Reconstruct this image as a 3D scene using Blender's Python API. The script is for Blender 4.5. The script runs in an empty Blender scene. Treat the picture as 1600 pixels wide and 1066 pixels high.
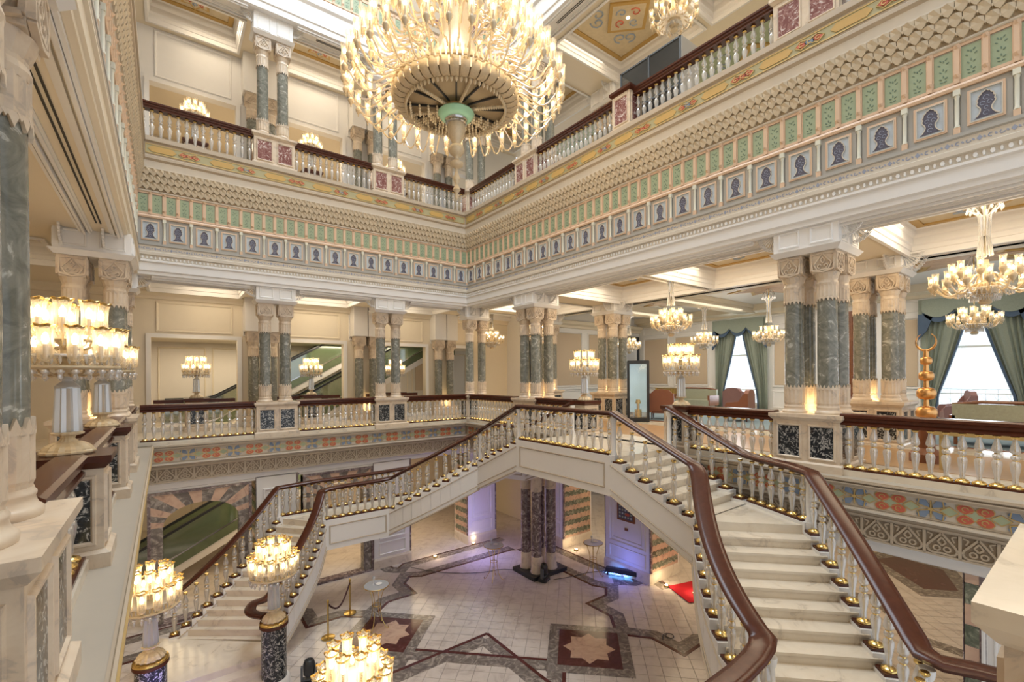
import bpy, math, random
from math import sin, cos, pi, radians, sqrt, atan2, hypot
from mathutils import Vector, Matrix
random.seed(7)
SC = bpy.context.scene
COL = SC.collection
# ------------------------------------------------------------------ camera
TH = radians(37.18); ROLL = radians(0.385)
fw = Vector((sin(TH), cos(TH), 0)); rt = Vector((cos(TH), -sin(TH), 0)); up = Vector((0, 0, 1))
cr = rt*cos(ROLL) - up*sin(ROLL); cu = up*cos(ROLL) + rt*sin(ROLL)
cam_d = bpy.data.cameras.new('camera'); cam = bpy.data.objects.new('camera', cam_d); COL.objects.link(cam)
cam.matrix_world = Matrix(((cr.x, cu.x, -fw.x, 0), (cr.y, cu.y, -fw.y, 0), (cr.z, cu.z, -fw.z, 1.72), (0, 0, 0, 1)))
cam_d.sensor_width = 36; cam_d.lens = 716/1600*36; cam_d.shift_y = 54.4/1600; cam_d.clip_start = 0.05; cam_d.clip_end = 200
SC.camera = cam
# ------------------------------------------------------------------ world, lights, exposure
W = bpy.data.worlds.new('sky'); SC.world = W; W.use_nodes = True
W.node_tree.nodes['Background'].inputs[0].default_value = (0.86, 0.92, 1.0, 1); W.node_tree.nodes['Background'].inputs[1].default_value = 1.2
SC.view_settings.view_transform = 'Standard'; SC.view_settings.look = 'None'; SC.view_settings.gamma = 1.0; SC.view_settings.use_curve_mapping = False
SC.view_settings.exposure = -0.04
SC.cycles.use_denoising = True; SC.cycles.max_bounces = 7; SC.cycles.diffuse_bounces = 4; SC.cycles.glossy_bounces = 3; SC.cycles.transmission_bounces = 4
SC.cycles.transparent_max_bounces = 16; SC.cycles.sample_clamp_indirect = 4; SC.cycles.caustics_reflective = False; SC.cycles.caustics_refractive = False
WARM = (1.0, 0.77, 0.48); WARM2 = (1.0, 0.84, 0.62); COOL = (0.80, 0.90, 1.0)
def area(name, loc, sx, sy, power, color, rot=(0, 0, 0)):
    d = bpy.data.lights.new(name, 'AREA'); d.shape = 'RECTANGLE'; d.size = sx; d.size_y = sy; d.energy = power; d.color = color
    o = bpy.data.objects.new(name, d); COL.objects.link(o); o.location = loc; o.rotation_euler = rot; return o
def point(name, loc, power, color, r=0.12):
    d = bpy.data.lights.new(name, 'POINT'); d.energy = power; d.color = color; d.shadow_soft_size = r
    o = bpy.data.objects.new(name, d); COL.objects.link(o); o.location = loc; return o
area('skylight', (4.3, 7.5, 20.2), 7.0, 11, 2800, (0.76, 0.88, 1.0))
# added unseen fill standing in for ceiling lights of the galleries (level 1 and 2) and of the ground floor
for (x, y, z, sx, sy, p, c) in (
        (4.3, 16.3, 4.75, 7.5, 1.0, 150, WARM2), (11.2, 7.5, 4.75, 2.0, 6, 230, WARM2), (11.2, 1.5, 4.75, 2.0, 2.4, 90, WARM2), (11.2, 13.6, 4.75, 2, 2.4, 90, WARM2),
        (-2.2, 7.5, 4.75, 1.6, 12, 200, WARM), (4.3, 19.6, 3.0, 9, 1.6, 250, WARM2), (17.2, 8, 4.5, 5, 12, 420, (1, .93, .82)),
        (4.3, 16.3, 12.6, 7.5, 1.0, 150, WARM2), (11.2, 7.5, 12.6, 2.0, 12, 260, WARM2), (-2.2, 7.5, 12.6, 1.6, 12, 150, WARM2), (4.3, 19.6, 10.6, 9, 1.6, 170, WARM2),
        (4.3, -2.0, 4.6, 8, 2.4, 170, WARM2),
        (4.3, 17.2, -1.6, 9, 2.5, 190, WARM), (13.0, 8.0, -1.6, 1.8, 12, 150, WARM), (17, 8, -1.6, 3, 12, 110, WARM), (-2.4, 8, -1.6, 2, 10, 120, WARM)):
    area('gallery_fill_light', (x, y, z), sx, sy, p, c)
for y, w in ((10.3, 2.0), (2.8, 2.0)):
    area('window_daylight', (21.3, y, 2.6), 4.2, w, 260, COOL, (0, radians(90), 0))
# ------------------------------------------------------------------ materials
MATS = {}
def newmat(n):
    m = bpy.data.materials.new(n); m.use_nodes = True; MATS[n] = m
    nt = m.node_tree; return m, nt, nt.nodes['Principled BSDF']
def plain(n, c, rough=0.5, metal=0.0, var=0.06, spec=0.5, scale=6.0, coat=0.0):
    m, nt, b = newmat(n)
    g = nt.nodes.new('ShaderNodeNewGeometry'); no = nt.nodes.new('ShaderNodeTexNoise'); no.inputs['Scale'].default_value = scale; no.inputs['Detail'].default_value = 3
    mx = nt.nodes.new('ShaderNodeMix'); mx.data_type = 'RGBA'
    mx.inputs[6].default_value = (*[min(1, v*(1-var)) for v in c], 1); mx.inputs[7].default_value = (*[min(1, v*(1+var)) for v in c], 1)
    nt.links.new(g.outputs['Position'], no.inputs['Vector']); nt.links.new(no.outputs['Fac'], mx.inputs[0]); nt.links.new(mx.outputs[2], b.inputs['Base Color'])
    b.inputs['Roughness'].default_value = rough; b.inputs['Metallic'].default_value = metal; b.inputs['Specular IOR Level'].default_value = spec; b.inputs['Coat Weight'].default_value = coat
    return m
def marble(n, base, mid, vein, scale=1.6, rough=0.18, stops=(0.40, 0.52, 0.60), dist=2.5, detail=6, bump=0):
    m, nt, b = newmat(n)
    g = nt.nodes.new('ShaderNodeNewGeometry'); no = nt.nodes.new('ShaderNodeTexNoise')
    no.inputs['Scale'].default_value = scale; no.inputs['Detail'].default_value = detail; no.inputs['Distortion'].default_value = dist; no.inputs['Roughness'].default_value = 0.6
    cr_ = nt.nodes.new('ShaderNodeValToRGB'); e = cr_.color_ramp.elements
    e[0].position = stops[0]; e[0].color = (*base, 1); e[1].position = stops[1]; e[1].color = (*mid, 1)
    k = cr_.color_ramp.elements.new(stops[2]); k.color = (*vein, 1); k2 = cr_.color_ramp.elements.new(min(0.98, stops[2]+0.08)); k2.color = (*mid, 1)
    nt.links.new(g.outputs['Position'], no.inputs['Vector']); nt.links.new(no.outputs['Fac'], cr_.inputs[0]); nt.links.new(cr_.outputs[0], b.inputs['Base Color'])
    b.inputs['Roughness'].default_value = rough
    return m
plain('cream', (0.74, 0.65, 0.50), 0.5, var=.02); plain('white_paint', (0.775, 0.75, 0.715), 0.45, var=.02); plain('wall_panel', (0.70, 0.64, 0.55), 0.5, var=.02)
plain('beige_cloth', (0.56, 0.44, 0.31), 0.8, var=.12, scale=60); plain('stone_cream', (0.62, 0.55, 0.45), 0.55, var=.06)
plain('recess_shade', (0.27, 0.21, 0.145), .7)  # recess shade put into the colour; the stone itself matches the relief
plain('taupe', (0.46, 0.375, 0.275), 0.5, var=.03); plain('peach', (0.68, 0.48, 0.325), 0.5); plain('grey_field', (0.40, 0.38, 0.34), 0.5)
plain('light_blue', (0.47, 0.52, 0.56), 0.5, var=.12, scale=20); plain('dark_blue', (0.105, 0.10, 0.135), 0.45, var=.25, scale=30); plain('green_panel', (0.33, 0.39, 0.25), 0.5, var=.08, scale=15)
plain('green_leaf', (0.14, 0.20, 0.14), 0.6); plain('muqarnas', (0.58, 0.48, 0.34), 0.5, var=.08); plain('muqarnas_shade', (0.36, 0.28, 0.18), .6); plain('pale_column', (0.70, 0.68, 0.56), 0.4)  # darker muqarnas copy: shade of the gaps between cells put into colour
plain('blue_ink', (0.30, 0.33, 0.42), 0.6); plain('dish_brown', (0.36, 0.27, 0.16), .45, metal=.2); plain('ochre', (0.52, 0.33, 0.10), 0.5); plain('red_paint', (0.52, 0.12, 0.07), 0.5); plain('blue_paint', (0.20, 0.26, 0.36), 0.5)
plain('green_paint', (0.37, 0.42, 0.28), 0.5); plain('olive_paint', (0.40, 0.36, 0.20), 0.5); plain('gold_paint', (0.60, 0.44, 0.19), 0.35, metal=.5); plain('gold_frame', (0.50, 0.32, 0.10), 0.4, metal=.35); plain('ceiling_ground', (0.56, 0.46, 0.30), 0.6, var=.15, scale=9)
plain('scroll_blue', (0.30, 0.35, 0.42), .6); plain('gilt', (0.80, 0.58, 0.22), 0.22, metal=1.0); plain('brass', (0.72, 0.52, 0.18), 0.25, metal=1.0); plain('copper_gold', (0.78, 0.42, 0.16), 0.28, metal=1.0)
plain('silver', (0.62, 0.62, 0.64), 0.2, metal=1.0); plain('wood', (0.070, 0.020, 0.010), 0.24, var=.35, scale=14, spec=.35); plain('wood_brown', (0.22, 0.08, 0.035), 0.3, var=.3, scale=9)
plain('black', (0.02, 0.022, 0.025), 0.3); plain('black_vent', (0.03, 0.025, 0.02), .6); plain('grey_plastic', (0.10, 0.11, 0.12), .4)
plain('carpet_blue', (0.20, 0.27, 0.31), 0.95, var=.1, scale=30); plain('red_carpet', (0.45, 0.01, 0.02), 0.95); plain('leather', (0.24, 0.09, 0.05), 0.4, var=.12); plain('leather_mauve', (0.26, 0.14, 0.13), 0.45, var=.1)
plain('upholstery', (0.35, 0.36, 0.27), 0.8, var=.2, scale=25); plain('curtain_green', (0.24, 0.27, 0.215), 0.75, var=.3, scale=60); plain('curtain_blue', (0.05, 0.085, 0.14), 0.6)
plain('rope', (0.06, 0.02, 0.02), .9); plain('ledge_grey', (0.42, 0.37, 0.30), .55, var=.03); plain('escalator_panel', (0.16, 0.20, 0.12), .25, metal=.3, var=.2); plain('jade', (0.35, 0.62, 0.42), .25)
plain('crystal_cream', (0.68, 0.55, 0.36), 0.35, var=.15, scale=30, metal=.15); plain('parquet', (0.42, 0.26, 0.13), .3, var=.2, scale=8)
plain('lilac_tint', (0.66, 0.62, 0.72), .5, var=.02)  # violet light on the white stair undersides, put into their colour
marble('marble_white', (0.71, 0.625, 0.50), (0.67, 0.58, 0.455), (0.55, 0.47, 0.37), 2.4, .15, (.42, .58, .63), dist=1.2)
marble('tile_marble', (0.66, 0.59, 0.53), (0.61, 0.54, 0.485), (0.53, 0.46, 0.41), 2.6, .14, (.42, .57, .63), dist=1.0)
plain('grout', (0.38, 0.33, 0.29), .6)
marble('marble_cream', (0.66, 0.55, 0.42), (0.60, 0.48, 0.355), (0.46, 0.38, 0.30), 3.0, .3, (.40, .57, .62), dist=1.5)
marble('marble_shaft', (0.13, 0.133, 0.108), (0.235, 0.23, 0.19), (0.48, 0.47, 0.41), 4.6, .14, (.34, .60, .655), dist=2.2, detail=9)
marble('marble_dark', (0.015, 0.018, 0.022), (0.05, 0.055, 0.06), (0.62, 0.60, 0.55), 13.0, .15, (.46, .555, .585), dist=2.0)
marble('marble_rose', (0.17, 0.055, 0.05), (0.30, 0.15, 0.13), (0.72, 0.66, 0.62), 8.0, .2, (.42, .57, .62), dist=2.5)
marble('marble_violet', (0.11, 0.075, 0.075), (0.24, 0.18, 0.17), (0.50, 0.42, 0.38), 3.5, .15, (.38, .56, .62), dist=3)
marble('marble_grey', (0.15, 0.125, 0.11), (0.25, 0.215, 0.185), (0.42, 0.37, 0.32), 3.0, .15, (.40, .55, .62), dist=3)
marble('marble_green', (0.10, 0.115, 0.08), (0.20, 0.21, 0.15), (0.40, 0.40, 0.30), 4.0, .2, (.40, .55, .62), dist=2)
marble('marble_pink', (0.62, 0.42, 0.30), (0.55, 0.36, 0.26), (0.40, 0.26, 0.20), 3.0, .2, (.42, .58, .64), dist=2)
marble('marble_maroon', (0.085, 0.025, 0.02), (0.11, 0.035, 0.03), (0.17, 0.08, 0.07), 3.0, .12, (.42, .6, .7), dist=2)
def glassy(n, c, transp=0.5, gloss=0.25, emit=None, es=0.0, rough=.08, tl=.5):
    m, nt, b = newmat(n); nt.nodes.remove(b); out = nt.nodes['Material Output']
    t = nt.nodes.new('ShaderNodeBsdfTransparent'); t.inputs[0].default_value = (1, 1, 1, 1)
    g = nt.nodes.new('ShaderNodeBsdfGlossy'); g.inputs['Roughness'].default_value = rough; g.inputs[0].default_value = (1, 1, 1, 1)
    d = nt.nodes.new('ShaderNodeBsdfDiffuse'); d.inputs[0].default_value = (*c, 1)
    l = nt.nodes.new('ShaderNodeBsdfTranslucent'); l.inputs[0].default_value = (*c, 1)
    dm = nt.nodes.new('ShaderNodeMixShader'); dm.inputs[0].default_value = tl; nt.links.new(d.outputs[0], dm.inputs[1]); nt.links.new(l.outputs[0], dm.inputs[2])
    lw = nt.nodes.new('ShaderNodeLayerWeight'); lw.inputs[0].default_value = 0.35
    mp = nt.nodes.new('ShaderNodeMapRange'); mp.inputs[3].default_value = transp; mp.inputs[4].default_value = transp*0.25; nt.links.new(lw.outputs['Facing'], mp.inputs[0])
    m1 = nt.nodes.new('ShaderNodeMixShader'); nt.links.new(mp.outputs[0], m1.inputs[0]); nt.links.new(dm.outputs[0], m1.inputs[1]); nt.links.new(t.outputs[0], m1.inputs[2])
    m2 = nt.nodes.new('ShaderNodeMixShader'); m2.inputs[0].default_value = gloss; nt.links.new(m1.outputs[0], m2.inputs[1]); nt.links.new(g.outputs[0], m2.inputs[2])
    nt.links.new(m2.outputs[0], out.inputs[0]); return m
glassy('crystal', (0.80, 0.77, 0.72), .62, .22); glassy('crystal_solid', (0.78, 0.82, 0.86), .40, .22, rough=.15); glassy('shade_glass', (0.95, 0.80, 0.55), .74, .12, tl=.5)
glassy('arm_glass', (0.78, 0.62, 0.38), .35, .2); glassy('pane_glass', (0.6, 0.65, 0.62), .85, .12); glassy('escalator_glass', (0.18, 0.26, 0.14), .45, .2); glassy('smoked_glass', (0.05, 0.06, 0.07), .55, .06)
def emis(n, c, s):
    m, nt, b = newmat(n); b.inputs['Base Color'].default_value = (*c, 1); b.inputs['Emission Color'].default_value = (*c, 1); b.inputs['Emission Strength'].default_value = s
    m.cycles.emission_sampling = 'NONE'; return m
emis('bulb', (1.0, 0.84, 0.58), 14.0); emis('spot_led', (1.0, 0.9, 0.7), 8.0); emis('blue_led', (0.15, 0.45, 1.0), 6.0); emis('backboard_glow', (0.30, 0.42, 0.45), .8)
# ------------------------------------------------------------------ mesh builder
class MB:
    def __init__(s): s.v = []; s.f = []; s.m = []
    def add(s, vs, fs, mi=0):
        b = len(s.v); s.v += [tuple(p) for p in vs]; s.f += [tuple(b+i for i in f) for f in fs]; s.m += [mi]*len(fs); return s
    def box(s, x0, y0, z0, x1, y1, z1, mi=0):
        return s.add([(x0, y0, z0), (x1, y0, z0), (x1, y1, z0), (x0, y1, z0), (x0, y0, z1), (x1, y0, z1), (x1, y1, z1), (x0, y1, z1)],
                     [(3, 2, 1, 0), (4, 5, 6, 7), (0, 1, 5, 4), (1, 2, 6, 5), (2, 3, 7, 6), (3, 0, 4, 7)], mi)
    def taper(s, x0, y0, x1, y1, z0, z1, i, mi=0):      # box whose top is inset by i
        return s.add([(x0, y0, z0), (x1, y0, z0), (x1, y1, z0), (x0, y1, z0), (x0+i, y0+i, z1), (x1-i, y0+i, z1), (x1-i, y1-i, z1), (x0+i, y1-i, z1)],
                     [(3, 2, 1, 0), (4, 5, 6, 7), (0, 1, 5, 4), (1, 2, 6, 5), (2, 3, 7, 6), (3, 0, 4, 7)], mi)
    def prism(s, poly, z0, z1, mi=0, axis='z'):          # polygon extruded
        n = len(poly)
        f = (lambda p, h: (p[0], p[1], h)) if axis == 'z' else (lambda p, h: (p[0], h, p[1])) if axis == 'y' else (lambda p, h: (h, p[0], p[1]))
        vs = [f(p, z0) for p in poly]+[f(p, z1) for p in poly]
        return s.add(vs, [tuple(range(n))[::-1], tuple(range(n, 2*n))]+[(i, (i+1) % n, (i+1) % n+n, i+n) for i in range(n)], mi)
    def lathe(s, prof, n=12, c=(0, 0, 0), mi=0, flute=0, fdepth=0.0, cap=True, ph=0.0):
        vs = []; fs = []
        for r, z in prof:
            for k in range(n):
                a = 2*pi*k/n+ph; rr = r*(1-(fdepth if (flute and k % 2) else 0)); vs.append((c[0]+rr*cos(a), c[1]+rr*sin(a), c[2]+z))
        for j in range(len(prof)-1):
            for k in range(n): fs.append((j*n+k, j*n+(k+1) % n, (j+1)*n+(k+1) % n, (j+1)*n+k))
        if cap: fs.append(tuple(range(n))[::-1]); fs.append(tuple(range((len(prof)-1)*n, len(prof)*n)))
        return s.add(vs, fs, mi)
    def tube(s, path, r, n=6, mi=0, closed=False):
        P = [Vector(p) for p in path]; N = len(P); vs = []; fs = []
        for i, p in enumerate(P):
            t = (P[(i+1) % N]-P[i-1]) if closed else (P[min(i+1, N-1)]-P[max(i-1, 0)])
            t.normalize(); a = t.cross(Vector((0, 0, 1)));
            if a.length < 0.05: a = t.cross(Vector((1, 0, 0)))
            a.normalize(); b = a.cross(t); rr = r[i] if isinstance(r, (list, tuple)) else r
            for k in range(n):
                q = p+a*rr*cos(2*pi*k/n)+b*rr*sin(2*pi*k/n); vs.append(tuple(q))
        for i in range(N if closed else N-1):
            j = (i+1) % N
            for k in range(n): fs.append((i*n+k, i*n+(k+1) % n, j*n+(k+1) % n, j*n+k))
        if not closed: fs.append(tuple(range(n))[::-1]); fs.append(tuple(range((N-1)*n, N*n)))
        return s.add(vs, fs, mi)
    def sweep(s, prof, path, mi=0, cap=True):            # closed profile (side, height) along a 3D path, kept upright
        P = [Vector(p) for p in path]; N = len(P); n = len(prof); vs = []; fs = []
        for i, p in enumerate(P):
            d0 = (P[i]-P[i-1]) if i else (P[1]-P[0]); d1 = (P[i+1]-P[i]) if i < N-1 else d0
            d0 = Vector((d0.x, d0.y)); d1 = Vector((d1.x, d1.y))
            if d0.length < 1e-6: d0 = d1
            if d1.length < 1e-6: d1 = d0
            d0.normalize(); d1.normalize(); t = d0+d1
            if t.length < 1e-6: t = d0
            t.normalize(); nn = Vector((t.y, -t.x)); c = max(0.45, nn.dot(Vector((d0.y, -d0.x))))
            for a, b in prof: vs.append((p.x+nn.x*a/c, p.y+nn.y*a/c, p.z+b))
        for i in range(N-1):
            for k in range(n): fs.append((i*n+k, i*n+(k+1) % n, (i+1)*n+(k+1) % n, (i+1)*n+k))
        if cap: fs.append(tuple(range(n))[::-1]); fs.append(tuple(range((N-1)*n, N*n)))
        return s.add(vs, fs, mi)
    def prof(s, pts, x0, x1, mis=0):                     # closed (y,z) profile extruded along x; mis: material per edge
        n = len(pts); vs = [(x0, y, z) for y, z in pts]+[(x1, y, z) for y, z in pts]
        for i in range(n):
            j = (i+1) % n; s.add([vs[i], vs[j], vs[j+n], vs[i+n]], [(0, 1, 2, 3)], mis if isinstance(mis, int) else mis[i])
        s.add(vs[:n], [tuple(range(n))], 0); s.add(vs[n:], [tuple(range(n))], 0); return s
    def rloft(s, loops, mi=0, plane='z', cap=False):     # rectangular loops (x0,a0,x1,a1,depth)
        vs = []; fs = []
        for (x0, a0, x1, a1, d) in loops:
            for (x, a) in ((x0, a0), (x1, a0), (x1, a1), (x0, a1)): vs.append((x, a, d) if plane == 'z' else (x, d, a))
        for j in range(len(loops)-1):
            for k in range(4): fs.append((j*4+k, j*4+(k+1) % 4, j*4+4+(k+1) % 4, j*4+4+k))
        if cap: fs.append(tuple(range(len(loops)*4-4, len(loops)*4)))
        return s.add(vs, fs, mi)
    def frame(s, x0, z0, x1, z1, w, y0, y1, mi=0):       # four flat bars in the wall plane
        s.box(x0, y0, z0, x1, y1, z0+w, mi); s.box(x0, y0, z1-w, x1, y1, z1, mi); s.box(x0, y0, z0+w, x0+w, y1, z1-w, mi); s.box(x1-w, y0, z0+w, x1, y1, z1-w, mi); return s
    def moulding(s, x0, z0, x1, z1, w=.05, d=.03, y=0, mi=0):   # raised picture frame moulding on a wall
        return s.rloft([(x0, z0, x1, z1, y), (x0+w*.2, z0+w*.2, x1-w*.2, z1-w*.2, y-d), (x0+w*.6, z0+w*.6, x1-w*.6, z1-w*.6, y-d), (x0+w, z0+w, x1-w, z1-w, y)], mi, 'y')
    def mesh(s, name, mats, smooth=False):
        me = bpy.data.meshes.new(name); me.from_pydata(s.v, [], s.f)
        for m in (mats if isinstance(mats, (list, tuple)) else [mats]): me.materials.append(MATS[m])
        if any(s.m): me.polygons.foreach_set('material_index', s.m)
        if smooth:
            me.polygons.foreach_set('use_smooth', [len(f) <= 4 for f in s.f])
            try: me.set_sharp_from_angle(angle=radians(50))
            except Exception: pass
        me.update(); return me
def put(name, me, parent=None, loc=(0, 0, 0), rz=0.0, sc=None, **kw):
    if isinstance(me, tuple): me = me[0].mesh(name, me[1], len(me) > 2 and me[2])
    o = bpy.data.objects.new(name, me); COL.objects.link(o); o.location = loc; o.rotation_euler = (0, 0, rz)
    if sc: o.scale = sc
    if parent: o.parent = parent
    for k, v in kw.items(): o[k] = v
    return o
def empty(name, label=None, cat=None, group=None, kind=None, loc=(0, 0, 0), rz=0.0):
    o = bpy.data.objects.new(name, None); COL.objects.link(o); o.location = loc; o.rotation_euler = (0, 0, rz); o.empty_display_size = .1
    if label: o['label'] = label
    if cat: o['category'] = cat
    if group: o['group'] = group
    if kind: o['kind'] = kind
    return o
def copy_thing(root, loc, rz=0.0, label=None, group=None):
    r = root.copy(); COL.objects.link(r); r.location = loc; r.rotation_euler = (0, 0, rz)
    if label: r['label'] = label
    if group: r['group'] = group
    for ch in list(root.children):
        if ch.type == 'LIGHT': c = ch.copy(); COL.objects.link(c); c.parent = r; continue
        c = ch.copy(); COL.objects.link(c); c.parent = r
        for g in list(ch.children):
            d = g.copy(); COL.objects.link(d); d.parent = c
    return r
# ------------------------------------------------------------------ main dimensions
XL, XR, YF, YB, G = -0.55, 9.13, 0.2, 14.8, -4.65
FR = {'back': ((XL, YB, 0), 0.0, XR-XL), 'right': ((XR, YB, 0), -pi/2, YB-YF), 'left': ((XL, YF, 0), pi/2, YB-YF), 'front': ((XR, YF, 0), pi, XR-XL)}
def sx(side, w):                     # world coordinate along a side -> local x
    return {'back': w-XL, 'right': YB-w, 'left': w-YF, 'front': XR-w}[side]
# ------------------------------------------------------------------ entablatures of the atrium
def arc(cx, cz, r, a0, a1, n):
    return [(cx+r*cos(radians(a0+(a1-a0)*i/n)), cz+r*sin(radians(a0+(a1-a0)*i/n))) for i in range(n+1)]
def band(mb, pts, w, y0, y1, mi=0):    # flat strap following 2D points in the wall plane
    for i in range(len(pts)-1):
        (x0, z0), (x1, z1) = pts[i], pts[i+1]; l = hypot(x1-x0, z1-z0) or 1; nx, nz = -(z1-z0)/l*w/2, (x1-x0)/l*w/2
        mb.prism([(x0-nx, z0-nz), (x1-nx, z1-nz), (x1+nx, z1+nz), (x0+nx, z0+nz)], y0, y1, mi, 'y')
# shared meshes
b = MB(); h = .375/2                     # carved arabesque unit, 0.375 wide, 0.35 high, origin bottom centre
band(b, [(-h, 0), (-h, .35)], .035, -.03, 0); band(b, [(-h, .0), (h, 0)], .03, -.03, 0); band(b, [(-h, .35), (h, .35)], .03, -.03, 0)
band(b, [(0, .33), (-.14, .15)]+arc(-.09, .10, .07, 135, 270, 5)+[(0, .04)], .028, -.028, 0); band(b, [(0, .33), (.14, .15)]+arc(.09, .10, .07, 45, -90, 5)+[(0, .04)], .028, -.028, 0)
band(b, arc(-.055, .105, .038, 0, 360, 8), .02, -.024, 0); band(b, arc(.055, .105, .038, 0, 360, 8), .02, -.024, 0); band(b, [(0, .27), (-.045, .20), (0, .15), (.045, .20), (0, .27)], .022, -.024, 0)
band(b, [(-.16, .31), (-.10, .29), (-.13, .22)], .02, -.02, 0); band(b, [(.16, .31), (.10, .29), (.13, .22)], .02, -.02, 0)
ARAB = b.mesh('arabesque_relief', 'taupe')
def ell(cx, cz, rx, rz, n=12, rot=0):
    return [(cx+rx*cos(2*pi*i/n)*cos(rot)-rz*sin(2*pi*i/n)*sin(rot), cz+rx*cos(2*pi*i/n)*sin(rot)+rz*sin(2*pi*i/n)*cos(rot)) for i in range(n)]
b = MB()                                 # coloured rosette unit: 4 red ovals, green lozenge, 4 blue petals; width .93, height .30
for sx_, sz_ in ((-1, -1), (1, -1), (1, 1), (-1, 1)):
    b.prism(ell(-.25+sx_*.098, sz_*.076, .098, .072, 12, .2*sx_*sz_), -.014, 0, 1, 'y'); b.prism(ell(-.25+sx_*.098, sz_*.076, .086, .061, 12, .2*sx_*sz_), -.02, 0, 0, 'y')
    band(b, arc(-.25+sx_*.098, sz_*.076, .034, 0, 280, 7), .013, -.026, 0, 1)
    b.prism([(.22+sx_*.02, sz_*.015), (.22+sx_*.10, sz_*.035), (.22+sx_*.165, sz_*.10), (.22+sx_*.14, sz_*.148), (.22+sx_*.06, sz_*.135), (.22+sx_*.02, sz_*.06)], -.02, 0, 2, 'y')
    band(b, [(.22+sx_*.02, sz_*.015), (.22+sx_*.145, sz_*.05), (.22+sx_*.13, sz_*.145)], .014, -.026, 0, 1)
for cx_ in (-.25, .0, .42): b.prism([(cx_-.10, 0), (cx_, -.08), (cx_+.10, 0), (cx_, .08)], -.016, 0, 3, 'y'); band(b, [(cx_-.1, 0), (cx_, -.075), (cx_+.1, 0), (cx_, .075), (cx_-.1, 0)], .012, -.02, 0, 1)
b.prism(ell(.22, 0, .03, .03, 8), -.03, 0, 1, 'y'); band(b, [(.22, -.13), (.22, .13)], .016, -.022, 0, 1)
ROSE = b.mesh('painted_rosette', ['red_paint', 'gold_paint', 'blue_paint', 'green_paint'])
def rosette2(c1, c2):                    # slimmer rosette between ochre bars, period 1.15
    b = MB(); b.prism([(-.60, 0), (-.52, .075), (-.10, .075), (-.02, 0), (-.10, -.075), (-.52, -.075)], -.012, 0, 0, 'y')
    for k in range(3): 
        cx_ = .12+k*.13; b.prism([(cx_-.085, 0), (cx_-.02, .06), (cx_+.085, 0), (cx_+.02, -.06)], -.014, 0, 1+(k % 2), 'y'); band(b, arc(cx_, 0, .03, 30, 330, 7), .012, -.022, 0, 3)
    band(b, [(.02, 0), (.12, .075), (.25, .03), (.38, .075), (.48, 0), (.38, -.075), (.25, -.03), (.12, -.075), (.02, 0)], .012, -.018, 0, 3)
    return b.mesh('painted_cartouche', ['ochre', c1, c2, 'gold_paint'])
CART = [rosette2('red_paint', 'red_paint'), rosette2('red_paint', 'blue_paint')]
# blue arch panel (unit .575 wide) z 0..0.63, and half-height green panel (unit .2875) z 0..0.56
b = MB(); b.box(-.25, -.008, 0, .25, .02, .63, 0); b.frame(-.185, .075, .185, .565, .035, -.025, 0, 1); b.frame(-.16, .10, .16, .54, .012, -.032, 0, 2)
b.box(-.15, -.013, .11, .15, 0, .53, 3)
hs_ = [(.118, .115), (.085, .14), (.06, .18), (.05, .22), (.055, .25), (.075, .28), (.088, .315), (.076, .335), (.086, .37), (.070, .385), (.070, .42), (.048, .43), (.040, .46), (.02, .465)]
sil = [(-.118, .115)]+hs_+[(0, .49)]+[(-x, z) for x, z in hs_[::-1][:-1]]
b.prism([(x, z+.02) for x, z in sil], -.018, -.010, 4, 'y'); band(b, [(x*1.07, z+.02) for x, z in sil[1:]], .012, -.028, 0, 2)
for (x, z, r) in ((0, .40, .03), (-.035, .33, .025), (.035, .33, .025), (0, .26, .02), (0, .19, .03)): band(b, arc(x, z, r, 0, 300, 6), .007, -.022, 0, 5)
BLUE = b.mesh('blue_arch_panel', ['grey_field', 'peach', 'stone_cream', 'light_blue', 'dark_blue', 'blue_ink'])
b = MB(); b.box(-.035, -.055, 0, .035, 0, .09, 1); b.lathe([(.032, .09), (.032, .11), (.024, .13), (.026, .30), (.024, .50), (.032, .53), (.03, .55)], 8, (0, -.03, 0), 0); b.box(-.038, -.065, .55, .038, 0, .63, 0)
COLN = b.mesh('colonnette', ['pale_column', 'peach'], True)
b = MB(); b.box(-.10, -.006, .05, .10, .01, .50, 0); b.frame(-.1437, 0, .1437, .56, .043, -.02, 0.01, 1)
for (x, z, a) in ((0, .40, 0), (-.03, .42, .6), (.03, .42, -.6), (-.045, .36, .9), (.045, .36, -.9), (0, .28, 0), (-.03, .25, .7), (.03, .25, -.7), (0, .18, 0), (-.03, .15, 1), (.03, .15, -1), (-.02, .10, 1.2), (.02, .10, -1.2)):
    b.prism(ell(x, z, .008, .019, 6, a), -.012, -.003, 2, 'y')
GREEN = b.mesh('green_leaf_panel', ['green_panel', 'peach', 'green_leaf'])
b = MB(); b.box(-.028, -.04, .0, .028, 0, .56, 0)
for z in (.02, .44): b.add([(-.04, -.04, z+.10), (.04, -.04, z+.10), (.04, -.0, z), (-.04, 0, z), (0, -.075, z+.10), (-.04, 0, z+.1), (.04, 0, z+.1)], [(0, 3, 4), (4, 3, 2), (4, 2, 1), (0, 4, 1, 6, 5), (0, 5, 3), (1, 2, 6)], 0)
PILA = b.mesh('bracket_strip', ['peach'])
w = .1437/2-.004
b = MB(); F_ = [(-w, -.05, .175), (0, -.085, .18), (w, -.05, .175), (w, -.045, .08), (.035, -.035, .03), (0, -.03, 0), (-.035, -.035, .03), (-w, -.045, .08), (0, -.05, .10)]
Bk = [(x, .04, z) for x, y, z in F_[:8]]
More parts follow.
